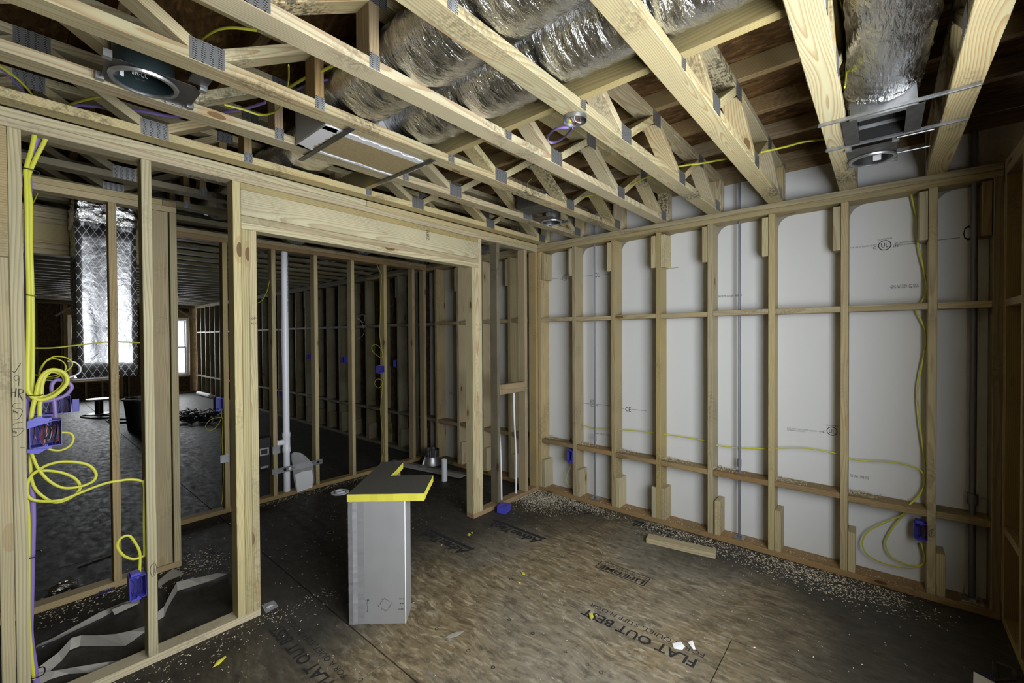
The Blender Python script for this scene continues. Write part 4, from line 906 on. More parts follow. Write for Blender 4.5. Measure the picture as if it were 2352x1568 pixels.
textfit('printed_line', 'SEALED HOUSING', (0.607-0.083, -3.172, ZC+0.044), (0, 1, 0), (0, 0, 1), 0.056, 'ink_soft', t, 0.006)
bx('rating_label', 0.607-0.075, 0.607-0.060, -3.232, -3.2, ZC+0.03, ZC+0.085, 'paper_white', t, axis='z', bev=0)
bx('junction_box', 0.72, 0.812, -3.05, -2.99, ZC+0.01, ZC+0.1, 'galv_dark', t)
t = can_light('small round can light housing with boxed side between trusses near the corner', (0.598, -0.60), 0.083, ZC, 0.51, 0.695, -0.77, -0.50, 0.11, 'recessed can lights')
bx('junction_box', 0.56, 0.80, -1.0, -0.80, ZC+0.022, ZC+0.115, 'galv_dark', t, axis='x')
q = bx('rating_label', 0.802, 0.8028, -0.96, -0.90, ZC+0.04, ZC+0.10, 'paper_white', t, axis='y', bev=0)
t = can_light('round can light in a bright square frame hung beside the register boot', (2.598, -0.545), 0.096, 2.466, 2.503, 2.693, -0.75, -0.447, 0.12, 'recessed can lights')
bx('rating_label', 2.60, 2.65, -0.47, -0.4685, 2.48, 2.51, 'paper_white', t, axis='x', bev=0)
for yy in (-0.545, -0.772):
    tube('hanger_rail', [(2.69, yy, 2.474), (2.815, yy, 2.474)], 0.004, 'galvanised', t, 8, sub=1)
# round junction box under truss 4
jb = thing('junction_box', 'round metal ceiling junction box with a purple cable hanging out', 'electrical box', (1.657, -1.92, 2.4595))
JM = Matrix.Translation((1.657, -1.92, 2.4595))
lathe('shell', [(0.047, 0.0), (0.049, 0.0), (0.049, 0.0185), (0, 0.0185), (0, 0.017), (0.047, 0.017)], 'galvanised', jb, 28, JM)
tube('cable_tail', pth(zm((1000, 280), 6.533, [(2000, 80), (1880, 85), (1780, 120), (1700, 200), (1685, 270), (1740, 310), (1830, 290), (1930, 230), (2010, 150), (2060, 90)]), 'z', 2.452)[:], 0.006, 'cable_purple', jb, 8, flat=(0.006, 0.0028), sub=5)
for k, (m, dx) in enumerate((('cable_white', 0.01), ('cable_black', -0.012), ('wire_copper', 0.02), ('wire_red', -0.02))):
    tube('wire', [(1.657+dx, -1.94, 2.474), (1.657+dx*0.5, -1.93, 2.458), (1.66+dx*1.2, -1.9, 2.456), (1.657+dx, -1.895, 2.474)], 0.0017, m, jb, 6, sub=5)
lathe('wire_nut', [(0, 0), (0.006, 0.0), (0.004, 0.018), (0, 0.02)], 'cable_yellow', jb, 10, Matrix.Translation((1.64, -1.935, 2.455)))

# ================================================================== foil-wrapped duct hanging in the hall
fd = thing('wrapped_duct', 'tall foil-wrapped square duct hanging in the hall behind the short partition', 'duct', (-1.5, -3.05, 1.3))
def crumpled_box(name, x0, x1, y0, y1, z0, z1, n, amp, mat, parent, seed):
    r_ = random.Random(seed); bm = bmesh.new(); bmesh.ops.create_cube(bm, size=1.0)
    bmesh.ops.subdivide_edges(bm, edges=bm.edges[:], cuts=n, use_grid_fill=True)
    bmesh.ops.scale(bm, vec=(x1-x0, y1-y0, z1-z0), verts=bm.verts)
    for v in bm.verts:
        f = Vector((v.co.x/(x1-x0), v.co.y/(y1-y0), v.co.z/(z1-z0)))
        v.co += Vector((r_.uniform(-1, 1), r_.uniform(-1, 1), r_.uniform(-1, 1)))*amp
    me = bpy.data.meshes.new(name); bm.to_mesh(me); bm.free()
    for p in me.polygons: p.use_smooth = True
    return link(name, me, mat, parent, Matrix.Translation(((x0+x1)/2, (y0+y1)/2, (z0+z1)/2)))
crumpled_box('insulation_wrap', -1.72, -1.30, -3.195, -2.90, 1.30, 2.32, 9, 0.004, 'foil_scrim', fd, 4)
crumpled_box('taped_collar', -1.725, -1.295, -3.20, -2.895, 2.315, 2.476, 10, 0.007, 'foil_crumple', fd, 5)

# ================================================================== white drain stack in the hall wall
dsx, dsy = X3-0.045, -1.711
ds = thing('drain_stack', 'white plastic drain stack standing in the hall stud wall with a side tee', 'pipe', (dsx, dsy, T2))
DM = Matrix.Translation((dsx, dsy, 0))
lathe('pipe', [(0, T2+0.0005), (0.0302, T2+0.0005), (0.0302, 2.40), (0.026, 2.40), (0.026, 2.0), (0, 2.0)], 'pvc_white', ds, 28, DM)
lathe('tee_fitting', [(0.0305, 0.43), (0.037, 0.43), (0.037, 0.47), (0.034, 0.475), (0.034, 0.575), (0.037, 0.58), (0.037, 0.62), (0.0305, 0.62)], 'pvc_white', ds, 28, DM)
lathe('tee_branch', [(0.0, 0.03), (0.027, 0.03), (0.027, 0.075), (0.03, 0.078), (0.03, 0.10), (0.0, 0.10)], 'pvc_white', ds, 24, basis((dsx, dsy, 0.53), (1, 0, 0), (0, 0, 1)))
textfit('printed_line', 'PVC  CELLULAR CORE  ASTM', (dsx+0.0300, dsy+0.012, 2.36), (0, 0, -1), (0.35, 1, 0), 0.55, 'ink_soft', ds, 0.014)
# black drain body and nail guards
bl = thing('valve_box', 'black plastic valve box with a square metal ring in the hall stud bay', 'valve box', (X3-0.05, -1.93, 0.33))
bx('body', X3-0.085, X3-0.01, -1.99, -1.86, 0.30, 0.62, 'black_plastic', bl, bev=0.012)
q = at(607, 1037, 'x', X3-0.009)
for dy0, dy1, dz0, dz1 in ((-0.04, 0.04, 0.022, 0.035), (-0.04, 0.04, -0.035, -0.022), (-0.04, -0.027, -0.022, 0.022), (0.027, 0.04, -0.022, 0.022)):
    bx('ring_plate', X3-0.0095, X3-0.007, q.y+dy0, q.y+dy1, q.z+dz0, q.z+dz1, 'galvanised', bl, bev=0.0005)
bx('foot_strip', X3-0.0095, X3-0.007, q.y-0.035, q.y+0.035, 0.325, 0.345, 'galvanised', bl, bev=0.0005)
for (pa, pb, lb) in (((506, 1046), (527, 1060), 'small galvanised nail guard plate on the hall stud beside the opening'), ((626, 1026), (644, 1040), 'small galvanised nail guard plate beside the drain tee')):
    a_, b_ = at(*pa, 'x', X3+0.002), at(*pb, 'x', X3+0.002)
    tag(bx('nail_guard', X3+0.0006, X3+0.002, a_.y, b_.y, b_.z, a_.z, 'galvanised', None, axis='y', bev=0.0004), lb, 'nail guard')
st = thing('pipe_strap', 'long galvanised strap with round holes nailed across two hall studs', 'strap', (X3+0.001, -1.62, 0.27))
n = 5
V = []; F = []
y0_, y1_, z0_, z1_ = -1.862, -1.375, 0.245, 0.297
bx('strap_plate', X3+0.0005, X3+0.002, y0_, y1_, z0_, z1_, 'galvanised', st, axis='y', bev=0.0003)
for yy, m in ((-1.745, 'dark_void'), (-1.70, 'pvc_white'), (-1.66, 'dark_void'), (-1.42, 'dark_void')):
    lathe('hole', [(0, 0), (0.014, 0), (0.014, 0.0004), (0, 0.0004)], m, st, 18, basis((X3+0.0021, yy, 0.271), (0, 1, 0), (0, 0, 1)))

# ================================================================== white water pipes by the corner
for pts, lb in (([(1180, 888), (1181, 960), (1185, 1040), (1185, 1133)], 'bowed white water tube rising to the small block near the corner'), ([(1147, 990), (1150, 1050), (1152, 1146)], 'straight white water tube against the grey stud near the corner')):
    P = pth(pts, 'x', -0.045); P[-1] = Vector((P[-1].x, P[-1].y, T2+0.001))
    tag(tube('water_pipe', P, 0.0085, 'pex_white', None, 10, sub=6), lb, 'pipe')
q = at(1021, 1104, 'z', 0.0)
t = lathe('drain_stub', [(0.0, 0.001), (0.030, 0.001), (0.030, 0.235), (0.026, 0.235), (0.026, 0.05), (0.0, 0.05)], 'pvc_white', None, 28, Matrix.Translation((q.x, q.y, 0)))
tag(t, 'short open white drain stub standing on the hall floor', 'pipe')
# ================================================================== things on the floor
# ------------------------------------------------------------------ cut piece of foil faced duct board
O_ = Vector((0.453, -2.302, 0)); es = Vector((0.743, 0.669, 0)).normalized(); et = Vector((-es.y, es.x, 0))
MB_ = basis(O_, es, et)
dbp = thing('duct_board', 'upright cut of foil-faced duct board with bright yellow fibre edges on top', 'duct board', tuple(O_))
def rprism(name, poly, h0, h1, mat): return prism(name, poly, h0, h1, mat, dbp, MB_)
rprism('foil_face', [(0.0, 0.006), (0.004, 0.0), (0.302, 0.0), (0.306, 0.004), (0.306, 0.135), (0.0, 0.135)], 0.0005, 0.668, 'foil_board')
rprism('edge_fold', [(0.3025, -0.0012), (0.3072, -0.0008), (0.3072, 0.0025), (0.3025, 0.0)], 0.001, 0.667, 'paper_white')
rprism('rear_leg', [(0.003, 0.136), (0.140, 0.136), (0.150, 0.56), (0.020, 0.56)], 0.0005, 0.668, 'foil_board')
L_ = [(-0.004, -0.004), (0.41, -0.004), (0.41, 0.31), (0.15, 0.30), (0.165, 0.58), (0.02, 0.60)]
def wavy(poly, z, seed, amp=0.003, n=10):
    r_ = random.Random(seed); out = []
    for i in range(len(poly)):
        a_, b_ = Vector(poly[i]), Vector(poly[(i+1) % len(poly)])
        for k in range(n): p = a_+(b_-a_)*(k/n); out.append((p.x+r_.uniform(-amp, amp)*(k > 0), p.y+r_.uniform(-amp, amp)*(k > 0)))
    return out
rprism('fibre_core', wavy(L_, 0, 1, 0.0015), 0.669, 0.7085, 'yellow_fibre')
rprism('liner_face', wavy([(p[0]*0.995+0.002, p[1]*0.995+0.002) for p in L_], 0, 2, 0.0025), 0.7087, 0.7105, 'liner_black')
# wrinkled clear tape down the left edge of the foil
r_ = random.Random(5); V = []; F = []; n = 40
for i in range(n+1):
    z = 0.003+0.66*i/n
    for k, s_ in enumerate((-0.0035, 0.0, 0.025, 0.048, 0.085)):
        V.append((s_ if k else -0.004, (0.03 if k == 0 else -0.0022)-abs(r_.uniform(0, 0.0028)) - (0.004 if k == 2 else 0), z))
for i in range(n):
    for k in range(4): F.append((i*5+k, i*5+k+1, i*5+6+k, i*5+5+k))
tp = meshobj('edge_tape', V, F, 'tape_film', dbp, False, MB_)
def btext(s, s0, z0, length, h, vertical=False, mat='ink'):
    o_ = MB_ @ Vector((s0, -0.0006, z0))
    return textfit('printed_line', s, tuple(o_), tuple(es) if not vertical else (0, 0, 1), (0, 0, 1) if not vertical else tuple(-es), length, mat, dbp, h)
for k in range(14):   # ring of tiny words printed as a diamond
    a_ = 2*math.pi*k/14; rr = 0.034/(abs(math.cos(a_))+abs(math.sin(a_))*1.15)
    c_ = (0.195+rr*math.cos(a_)*1.15, 0.105+rr*math.sin(a_)*1.35)
    t_ang = a_+math.pi/2
    X_ = es*math.cos(t_ang)+Vector((0, 0, 1))*math.sin(t_ang); Y_ = -es*math.sin(t_ang)+Vector((0, 0, 1))*math.cos(t_ang)
    textfit('printed_line', 'THIS', tuple(MB_ @ Vector((c_[0], -0.0006, c_[1]))), tuple(X_), tuple(Y_), 0.013, 'ink', dbp, 0.005)
btext('III', 0.090, 0.128, 0.018, 0.007); btext('Bacon Hy', 0.103, 0.068, 0.06, 0.008, True); btext('IIII', 0.272, 0.132, 0.022, 0.006); btext('II', 0.277, 0.107, 0.016, 0.006); btext('IIIII', 0.268, 0.075, 0.028, 0.007)
for z0 in (0.20, 0.33, 0.46): btext('FLEXIBLE', 0.052, z0, 0.055, 0.010, True, 'ink_soft')

# ------------------------------------------------------------------ lumber offcut, box, rings, scraps
ob = thing('lumber_offcut', 'pale sawn two-by-four offcut lying on the floor by the right wall', 'lumber', (1.52, -0.33, 0))
q0, q1 = Vector((1.292, -0.345, 0.0195)), Vector((1.757, -0.262, 0.0195))
stick('board', q0, q1, D4, T2, (0, 1, 0), 'pine_fresh', ob)
fb = outlet_box('loose blue electrical box lying on its face by the partition end', (0.092, -0.640, 0.0012), (1, 0.25, 0), (0.25, -1, 0), 0.085, 0.10, 0.062, None, 0, True, 21)
for c_ in fb.children: c_.name = c_.name
def ring(name, label, px, py, r, tr, mat, cat='ring'):
    c_ = at(px, py, 'z', 0.0)
    return tag(lathe(name, [(r+tr*math.cos(a_), tr+0.0005+tr*math.sin(a_)) for a_ in [2*math.pi*i/8 for i in range(8)]], mat, None, 28, Matrix.Translation((c_.x, c_.y, 0)), close=True), label, cat)
c_ = at(781, 1131, 'z', 0.0)
pr = thing('pipe_flange', 'clear white plastic pipe flange ring lying on the floor', 'flange', (c_.x, c_.y, 0))
lathe('rim', [(0.062, 0.0005), (0.085, 0.0005), (0.085, 0.008), (0.062, 0.008)], 'pvc_white', pr, 32, Matrix.Translation((c_.x, c_.y, 0)), close=True)
lathe('collar', [(0.040, 0.0005), (0.047, 0.0005), (0.047, 0.022), (0.040, 0.022)], 'pvc_white', pr, 28, Matrix.Translation((c_.x, c_.y, 0)), close=True)
lathe('inner_web', [(0.048, 0.002), (0.061, 0.002), (0.061, 0.005), (0.048, 0.005)], 'clear_film', pr, 28, Matrix.Translation((c_.x, c_.y, 0)), close=True)
ring('wire_ring', 'thin pale wire ring lying on the dark floor', 759, 1223, 0.024, 0.0022, 'paper_grey')
def scrap(name, label, pts, z, mat, cat, grp=None, h=0.004, seed=1, M4=None):
    """a small irregular flat scrap, slightly curled"""
    r_ = random.Random(seed); P = [at(p[0], p[1], 'z', 0.001) for p in pts]; c_ = sum(P, Vector())/len(P)
    V = [c_+Vector((0, 0, h))]+[p+Vector((0, 0, r_.uniform(0.0, h))) for p in P]; n = len(P)
    V2 = [v+Vector((0, 0, 0.0012)) for v in V]
    F = [(0, i+1, (i+1) % n+1) for i in range(n)] + [(n+1, n+2+(i+1) % n, n+2+i) for i in range(n)] + [(i+1, n+2+i, n+2+(i+1) % n, (i+1) % n+1) for i in range(n)]
    return tag(meshobj(name, [v-c_ for v in V+V2], F, mat, None, False, Matrix.Translation(c_)), label, cat, grp)
Ys = zm((940, 1170), 3.733, [(495, 220), (510, 205), (528, 215), (520, 230)]); scrap('fibre_scrap', 'yellow fibre scrap beside the printed logo', Ys, 0, 'yellow_fibre', 'scrap', 'yellow fibre scraps', 0.006, 1)
Ys = zm((940, 1170), 3.733, [(530, 200), (538, 192), (546, 200), (538, 208)]); scrap('fibre_scrap', 'tiny yellow fibre crumb next to a larger scrap', Ys, 0, 'yellow_fibre', 'scrap', 'yellow fibre scraps', 0.004, 2)
Ys = zm((1100, 1100), 3.35, [(322, 712), (350, 722), (356, 740), (336, 738)]); scrap('fibre_scrap', 'yellow fibre chip near the open floor seam', Ys, 0, 'yellow_fibre', 'scrap', 'yellow fibre scraps', 0.005, 3)
Ys = zm((1100, 1100), 3.35, [(293, 788), (305, 790), (322, 798), (308, 806)]); scrap('fibre_scrap', 'small yellow chip in front of a larger one', Ys, 0, 'yellow_fibre', 'scrap', 'yellow fibre scraps', 0.004, 4)
Ys = zm((1100, 1100), 3.35, [(848, 1042), (872, 1038), (882, 1070), (868, 1096), (852, 1075)]); scrap('fibre_scrap', 'leaf-shaped yellow scrap lying on the large printed words', Ys, 0, 'yellow_fibre', 'scrap', 'yellow fibre scraps', 0.010, 5)
Ys = zm((60, 1260), 2.688, [(1150, 742), (1180, 700), (1232, 665), (1236, 672), (1195, 712)]); scrap('fibre_scrap', 'long yellow-green sliver on the dark floor by the partition plate', Ys, 0, 'yellow_fibre', 'scrap', 'yellow fibre scraps', 0.008, 6)
Ys = zm((1280, 1400), 3.733, [(985, 292), (1060, 275), (1095, 320), (1070, 345), (1000, 335)]); scrap('paper_scrap', 'torn white paper scrap on the printed words', Ys, 0, 'paper_white', 'scrap', 'torn paper scraps', 0.003, 7)
Ys = zm((1280, 1400), 3.733, [(1120, 280), (1160, 268), (1186, 340), (1165, 345)]); scrap('paper_scrap', 'narrow white paper scrap next to the torn one', Ys, 0, 'paper_white', 'scrap', 'torn paper scraps', 0.003, 8)
Ys = zm((600, 1000), 2.76, [(1168, 1283), (1190, 1262), (1240, 1245), (1290, 1240), (1250, 1268), (1200, 1285)]); scrap('paper_scrap', 'pale scuffed film scrap near the foil duct board', Ys, 0, 'paper_grey', 'scrap', 'torn paper scraps', 0.001, 9)
Ys = zm((300, 1340), 6.533, [(1965, 335), (2150, 255), (2220, 350), (2030, 450)])
bagf = scrap('plastic_packet', 'small clear plastic packet with a white label by the partition plate', Ys, 0, 'clear_film', 'packet', None, 0.006, 10)
lb = [at(300+p[0]/6.533, 1340+p[1]/6.533, 'z', 0.009) for p in ((2035, 350), (2125, 308), (2140, 330), (2050, 378))]
meshobj('label', lb, [(0, 1, 2, 3)], 'paper_white', bagf)
Ys = zm((60, 1260), 2.688, [(415, 305), (470, 255), (540, 228), (560, 232), (530, 262), (470, 290)])
pk = scrap('printed_packet', 'dark purple packet printed with numbers on the hall floor', Ys, 0, 'packet_purple', 'packet', None, 0.012, 11)
c_ = at(60+490/2.688, 1260+262/2.688, 'z', 0.016); d_ = at(60+525/2.688, 1260+244/2.688, 'z', 0.016)
textfit('printed_line', '339', tuple(c_), tuple(d_-c_), tuple(Vector((0, 0, 1)).cross(d_-c_)), (d_-c_).length, 'paper_white', pk, 0.03)
# bits at the lower right corner of the floor
P_ = [at(2240, 1540, 'z', 0.0), at(2242, 1568, 'z', 0.0)]
cs = at(2262, 1566, 'z', 0)
bk = thing('torn_bag', 'torn white and purple paper bag on the dark floor by the side wall', 'bag', (cs.x, cs.y, 0))
V = [at(2236, 1542, 'z', 0.02), at(2285, 1568, 'z', 0.02), at(2300, 1600, 'z', 0.01), at(2235, 1600, 'z', 0.01), at(2238, 1542, 'z', 0.002), at(2284, 1566, 'z', 0.002), at(2300, 1598, 'z', 0.001), at(2236, 1598, 'z', 0.001)]
meshobj('bag_paper', V, [(0, 1, 2, 3), (7, 6, 5, 4), (0, 4, 5, 1), (1, 5, 6, 2), (2, 6, 7, 3), (3, 7, 4, 0)], 'paper_white', bk)
V = [at(2250, 1541, 'z', 0.03), at(2278, 1550, 'z', 0.03), at(2284, 1563, 'z', 0.024), at(2260, 1552, 'z', 0.024)]
meshobj('bag_stripe', V, [(0, 1, 2, 3)], 'packet_purple', bk)
fr = thing('metal_bracket', 'dull thin metal frame bracket lying on the dark floor by the side wall', 'bracket', tuple(at(2305, 1540, 'z', 0)))
for a_, b_ in (((2285, 1519), (2286, 1560)), ((2288, 1519), (2328, 1534)), ((2330, 1535), (2330, 1560)), ((2286, 1561), (2330, 1559))):
    A1, B1 = at(*a_, 'z', 0.003), at(*b_, 'z', 0.003)
    stick('frame_bar', A1, B1, 0.016, 0.004, (0, 0, 1) if False else tuple(Vector((0, 0, 1)).cross(B1-A1)), 'galv_dark', fr)
# ------------------------------------------------------------------ hall floor clutter
cb = at(985, 1076, 'z', 0.0)
bb = thing('bagged_board', 'long flat clear-bagged strip lying across the hall floor', 'packaging', tuple(at(985, 1072, 'z', 0)))
A1, B1 = at(905, 1062, 'z', 0.02), at(1063, 1093, 'z', 0.02)
stick('strip', A1+Vector((0, 0, -0.006)), B1+Vector((0, 0, -0.006)), 0.11, 0.012, tuple(Vector((0, 0, 1)).cross(B1-A1)), 'paper_grey', bb)
V = []; F = []; n = 22; r_ = random.Random(3); ax_ = (B1-A1); sd = Vector((0, 0, 1)).cross(ax_).normalized()
for i in range(n+1):
    for k in range(5):
        V.append(A1-ax_*0.03+ax_*1.06*(i/n)+sd*(-0.09+0.045*k)+Vector((0, 0, 0.004+0.022*math.sin(math.pi*k/4)+r_.uniform(0, 0.008))))
for i in range(n):
    for k in range(4): F.append((i*5+k, i*5+k+1, i*5+k+6, i*5+k+5))
meshobj('clear_sleeve', V, F, 'clear_film', bb)
lbp = A1+ax_*0.42+Vector((0, 0, 0.034))
meshobj('label', [lbp-sd*0.04, lbp+sd*0.03, lbp+sd*0.03+ax_*0.09, lbp-sd*0.04+ax_*0.09], [(0, 1, 2, 3)], 'paper_grey', bb)
fx = at(992, 1068, 'z', 0.02)
tk = thing('duct_takeoff', 'shiny round duct take-off collar with crimped rim standing in the hall', 'duct fitting', (fx.x, fx.y, 0.036))
fm = Matrix.Translation((fx.x, fx.y, 0.036))
lathe('flare', [(0.115, 0.0), (0.112, 0.004), (0.088, 0.075), (0.085, 0.10), (0.084, 0.10), (0.086, 0.074), (0.110, 0.0)], 'galvanised', tk, 32, fm)
V = []; F = []; n = 48
for k in range(n):
    a_ = 2*math.pi*k/n; rr = 0.084+(0.0022 if k % 2 else -0.0018)
    V += [(rr*math.cos(a_), rr*math.sin(a_), 0.10), (rr*1.03*math.cos(a_), rr*1.03*math.sin(a_), 0.178), (rr*0.97*math.cos(a_), rr*0.97*math.sin(a_), 0.178), (rr*0.97*math.cos(a_), rr*0.97*math.sin(a_), 0.10)]
for k in range(n):
    a_, b_ = 4*k, 4*((k+1) % n); F += [(a_, b_, b_+1, a_+1), (a_+1, b_+1, b_+2, a_+2), (a_+2, b_+2, b_+3, a_+3)]
meshobj('crimped_rim', V, F, 'galv_dark', tk, False, fm)
lathe('bead', [(0.086, 0.097), (0.090, 0.100), (0.086, 0.103)], 'galvanised', tk, 32, fm)
# bag of hardware hung on the strap
hb = thing('hardware_bag', 'clear plastic bag holding a folded white leaflet leaning on the hall plate', 'bag', tuple(at(700, 1128, 'x', X3+0.03)))
r_ = random.Random(8)
OUT = zm((580, 1000), 7.128, [(720, 935), (700, 860), (680, 760), (665, 640), (665, 520), (640, 400), (630, 300), (680, 270), (780, 280), (860, 330), (930, 400), (985, 470), (1000, 600), (1000, 760), (975, 850), (850, 900)])
P = pth(OUT, 'x', X3+0.03); c_ = sum(P, Vector())/len(P); n = len(P)
V = []; F = []
for ringi, sc in enumerate((1.0, 0.72, 0.4)):
    for p in P: V.append(c_+(p-c_)*sc+Vector((0.012+(1-sc)*0.045+r_.uniform(-0.006, 0.006), 0, 0)))
V.append(c_+Vector((0.05, 0, 0)))
for q_ in range(2):
    for i in range(n): F.append((q_*n+i, q_*n+(i+1) % n, (q_+1)*n+(i+1) % n, (q_+1)*n+i))
for i in range(n): F.append((2*n+i, 2*n+(i+1) % n, 3*n))
m0 = len(V)
V += [v-Vector((0.014, 0, 0)) for v in V[:n]]
F.append(tuple(range(m0, m0+n)))
meshobj('film', V, F, 'clear_film', hb, False)
LV = pth(zm((580, 1000), 7.128, [(735, 925), (690, 640), (800, 590), (965, 560), (990, 700), (970, 840)]), 'x', X3+0.035)
LV2 = [v+Vector((0.006+0.004*(i % 2), 0, 0)) for i, v in enumerate(LV)]
meshobj('leaflet', LV+LV2, [(0, 1, 2, 3, 4, 5), (11, 10, 9, 8, 7, 6)]+[(i, (i+1) % 6, 6+(i+1) % 6, 6+i) for i in range(6)], 'paper_white', hb)
# paper strips
def ribbon(label, top, bot, zt, zb, mat='paper_grey'):
    T_ = pth(zm((60, 1260), 2.688, top), 'z', zt); B_ = pth(zm((60, 1260), 2.688, bot), 'z', zb)
    n = len(T_); V = T_+B_+[v+Vector((0, 0, 0.0012)) for v in T_+B_]
    F = [(i, i+1, n+i+1, n+i) for i in range(n-1)]+[(2*n+i, 3*n+i, 3*n+i+1, 2*n+i+1) for i in range(n-1)]
    return tag(meshobj('paper_strip', V, F, mat), label, 'strip')
ribbon('broad grey paper strip bent on the floor inside the partition bay', [(40, 760), (120, 700), (200, 640), (280, 552), (340, 535), (440, 535), (560, 526), (640, 508), (735, 478)], [(40, 810), (140, 760), (220, 690), (270, 625), (330, 602), (450, 600), (610, 600), (650, 575), (735, 512)], 0.05, 0.004)
ribbon('grey paper strip lying against the partition bottom plate', [(60, 770), (180, 752), (300, 732), (420, 712), (500, 700), (575, 690)], [(60, 850), (150, 805), (260, 772), (380, 765), (460, 752), (530, 720)], 0.03, 0.003)
ribbon('thin crumpled paper strip crossing the dark hall floor', [(60, 600), (180, 545), (330, 462), (460, 390), (600, 332), (690, 310)], [(60, 612), (190, 560), (330, 490), (470, 425), (600, 350), (690, 335)], 0.03, 0.003)
ribbon('torn paper strip end standing off the hall floor', [(530, 376), (600, 345), (700, 312)], [(545, 408), (610, 378), (700, 335)], 0.045, 0.01)
ribbon('long pale paper strip folded upwards in the hall doorway', [(800, 400), (850, 360), (890, 280), (930, 206), (1000, 188), (1080, 175), (1180, 150), (1262, 138)], [(800, 450), (850, 420), (880, 350), (935, 260), (1000, 240), (1080, 216), (1160, 190), (1240, 155)], 0.05, 0.004)
ribbon('short grey paper scrap beside the end of the short partition', [(815, 200), (870, 150), (905, 125), (965, 140)], [(815, 240), (880, 195), (920, 180), (960, 165)], 0.02, 0.002)
V = []; F = []; r_ = random.Random(11)
A1, B1 = at(107, 1362, 'z', 0.0), at(180, 1336, 'z', 0.0); sd = Vector((0, 0, 1)).cross(B1-A1).normalized()
for i in range(15):
    f = i/14; wd = 0.045*math.sin(math.pi*min(1, 0.08+f*0.92))**0.6
    for k in range(7): V.append(A1+(B1-A1)*f+sd*(wd*(k/3-1))+Vector((0, 0, 0.004+0.03*math.sin(math.pi*k/6)*math.sin(math.pi*(0.1+0.8*f))+r_.uniform(0, 0.006))))
for i in range(14):
    for k in range(6): F.append((i*7+k, i*7+k+1, i*7+k+8, i*7+k+7))
tag(meshobj('plastic_bag', V, F, 'foil_crumple', None, True), 'crumpled silvery plastic bag behind the short partition plate', 'bag')
A1, B1 = at(180, 1299, 'z', 0.004), at(258, 1271, 'z', 0.004)
tag(tube('metal_rod', [A1, B1], 0.0028, 'galvanised', None, 6, sub=1), 'thin metal rod lying on the dark hall floor', 'rod')
# ------------------------------------------------------------------ far room clutter
c_ = at(228, 951, 'z', 0); sp_ = thing('cable_spool', 'empty black cable spool with pale flanges standing in the far room', 'spool', (c_.x, c_.y, 0))
rs = (at(255, 951, 'z', 0)-at(201, 951, 'z', 0)).length/2*0.8; hs = abs((c_-CAM).dot(_fw))*36/FPX
spm = Matrix.Translation((c_.x, c_.y, 0))
for z0 in (0.001, hs-0.02): lathe('flange', [(0, z0), (rs, z0), (rs, z0+0.02), (0, z0+0.02)], 'spool_grey', sp_, 30, spm)
lathe('drum', [(rs*0.33, 0.022), (rs*0.33, hs-0.021)], 'black_plastic', sp_, 20, spm)
for k, (px0, px1, py) in enumerate(((185, 262, 956), (245, 310, 966))):
    P = [at(px0+(px1-px0)*(0.5-0.5*math.cos(a_)), py+4*math.sin(a_), 'z', 0.012) for a_ in [2*math.pi*i/14 for i in range(14)]]
    tag(tube('loose_cable', P, 0.012, 'cable_black', None, 6, sub=3, closed=True), ['black cable coil loose round the spool foot', 'black cable loop beside the dark bin'][k], 'cable')
c_ = at(325, 985, 'z', 0); bn = thing('waste_bin', 'large black plastic bin seen past the partition studs', 'bin', (c_.x, c_.y, 0))
dz = abs((c_-CAM).dot(_fw))/FPX
lathe('tub', [(0, 0.002), (24*dz, 0.002), (31*dz, 70*dz), (30*dz, 70*dz), (23*dz, 0.012), (0, 0.012)], 'black_plastic', bn, 28, Matrix.Translation((c_.x, c_.y, 0)))
lathe('rim', [(31*dz, 68*dz), (34*dz, 68*dz), (34*dz, 72*dz), (31*dz, 72*dz)], 'galv_dark', bn, 28, Matrix.Translation((c_.x, c_.y, 0)), close=True)
r_ = random.Random(17); objs = []
for k in range(46):
    px, py = r_.uniform(412, 506), r_.uniform(948, 974)
    b0 = at(px, py, 'z', 0.01); s_ = 0.12
    objs.append(tube('s', [b0+Vector((r_.uniform(-s_, s_), r_.uniform(-s_, s_), r_.uniform(0, 0.11))) for _ in range(5)], r_.uniform(0.006, 0.012), 'cable_black', None, 5, sub=3, smooth=False))
wp = join('wire_tangle', objs); tag(wp, 'tangled heap of black cable scraps on the far room floor', 'cable heap'); wp['kind'] = 'stuff'
A1, B1 = Vector((-11.6, -0.12, 0.055)), Vector((-10.6, -0.09, 0.055))
tag(tube('paper_roll', [A1, B1], 0.05, 'paper_white', None, 16, sub=1), 'white paper roll lying at the foot of the far wall', 'roll')
for (a_, b_) in (((127, 726), (166, 704)), ((409, 711), (447, 735))):
    A1, B1 = at(*a_, 'x', XE+0.01), at(*b_, 'x', XE+0.01)
    tag(stick('window_flashing', A1, B1, 0.05, 0.004, (0, 0.5, 1), 'paper_grey'), 'slanting strip of spotted flashing above the window %s' % ('behind the foil-wrapped duct' if a_[0] < 200 else 'near the far corner'), 'flashing', 'flashing strips over the far windows')

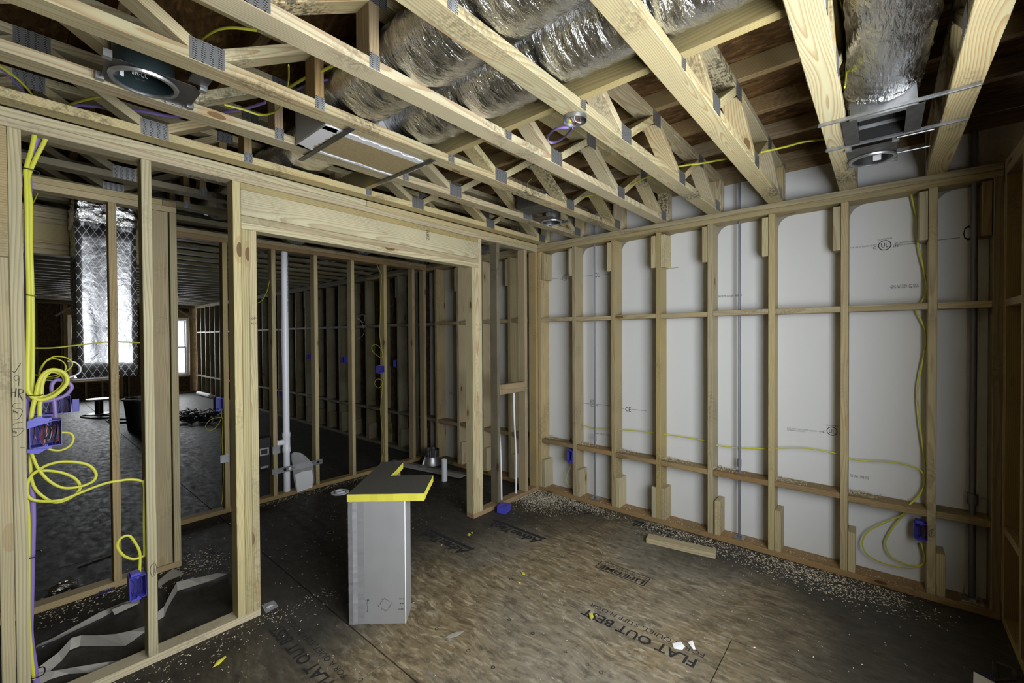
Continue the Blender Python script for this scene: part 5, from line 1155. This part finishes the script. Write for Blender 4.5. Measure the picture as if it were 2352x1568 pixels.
# ------------------------------------------------------------------ sawdust and chips
def chips(name, n, place, size, label, mat='sawdust', seed=1, parent=None):
    r_ = random.Random(seed); V = []; F = []
    for i in range(n):
        p = place(r_); a_ = r_.uniform(0, 6.28); l_ = size*r_.uniform(0.4, 1.5); w_ = size*r_.uniform(0.15, 0.5)
        d = Vector((math.cos(a_), math.sin(a_), r_.uniform(-0.15, 0.35)))*l_; s_ = Vector((-math.sin(a_), math.cos(a_), r_.uniform(-0.3, 0.3)))*w_
        b = len(V); u = Vector((0, 0, size*0.25))
        V += [p-d-s_, p+d-s_, p+d+s_+u, p-d+s_+u*0.5, p+Vector((0, 0, size*0.35))]
        F += [(b, b+1, b+4), (b+1, b+2, b+4), (b+2, b+3, b+4), (b+3, b, b+4)]
    for v in V: v.z = max(v.z, 0.0004) if parent is None else v.z
    o = meshobj(name, V, F, mat); o['kind'] = 'stuff'; o['label'] = label; o['category'] = 'sawdust'
    return o
def pile(x0, y0, sx, sy, h):
    def f(r_):
        x, y = r_.gauss(0, 1), r_.gauss(0, 1); d = math.hypot(x, y)
        px_, py_ = x0+x*sx, y0+y*sy
        px_, py_ = max(px_, 0.012), min(py_, -0.012)
        return Vector((px_, py_, max(0, h*(1-d*0.5))*r_.random()+0.001))
    return f
def band(x0, x1, y0, y1):
    def f(r_): return Vector((r_.uniform(x0, x1), y1-abs(r_.gauss(0, 1))*(y1-y0)*0.5, 0.001))
    return f
chips('sawdust_pile', 3600, pile(0.19, -0.20, 0.16, 0.13, 0.016), 0.0042, 'heap of pale sawdust in the corner by the partition', seed=1)
chips('sawdust_pile', 900, pile(0.55, -0.09, 0.22, 0.05, 0.008), 0.0045, 'thin trail of sawdust along the wall plate beyond the corner heap', seed=2)
chips('wood_chips', 1900, band(1.15, 2.75, -0.26, -0.012), 0.0045, 'scattered wood chips along the foot of the right wall', seed=3)
chips('wood_chips', 900, pile(2.35, -0.16, 0.26, 0.09, 0.006), 0.0048, 'patch of wood chips in front of the shadowed studs', seed=4)
def onblock(r_):
    k = r_.randrange(0, 7); x = (0.0425 if k == 0 else 0.4046+0.4064*(k-1)+T2)+abs(r_.gauss(0, 0.45))*0.2
    return Vector((min(x, 0.4046+0.4064*k-0.01), r_.uniform(0.008, 0.13), 0.5335+r_.random()*0.006))
so = chips('sawdust_layer', 1900, onblock, 0.0042, 'sawdust lying on the lower row of blocking', seed=5, parent=1)
def onplate(r_): return Vector((r_.uniform(0.05, 2.9), r_.uniform(0.01, 0.13), T2+0.001))
chips('sawdust_layer', 500, onplate, 0.0042, 'sparse sawdust on the right wall bottom plate', seed=6, parent=1)
def room(r_): return Vector((r_.uniform(0.05, 3.0), r_.uniform(-3.0, -0.1), 0.001))
chips('wood_chips', 420, room, 0.0042, 'sparse specks of wood scattered over the room floor', seed=7)
def byplate(r_): return Vector((abs(r_.gauss(0, 0.12))+0.01, r_.uniform(-3.4, -2.2), 0.001))
chips('wood_chips', 420, byplate, 0.004, 'specks of wood along the partition bottom plate', seed=8)
def hall(r_): return Vector((-0.95+r_.gauss(0, 0.12), r_.uniform(-3.4, -2.5), 0.001))
chips('wood_chips', 700, hall, 0.0055, 'pale chips along the short partition plate', seed=9)
def hall2(r_): return Vector((r_.uniform(-1.75, -0.1), r_.uniform(-2.6, -0.3), 0.001))
chips('wood_chips', 380, hall2, 0.005, 'specks of wood over the hall floor', seed=10)
def hall3(r_): return Vector((X3+0.02+abs(r_.gauss(0, 0.06)), r_.uniform(-2.1, -0.5), 0.001))
chips('wood_chips', 500, hall3, 0.005, 'chips along the hall wall plate', seed=11)
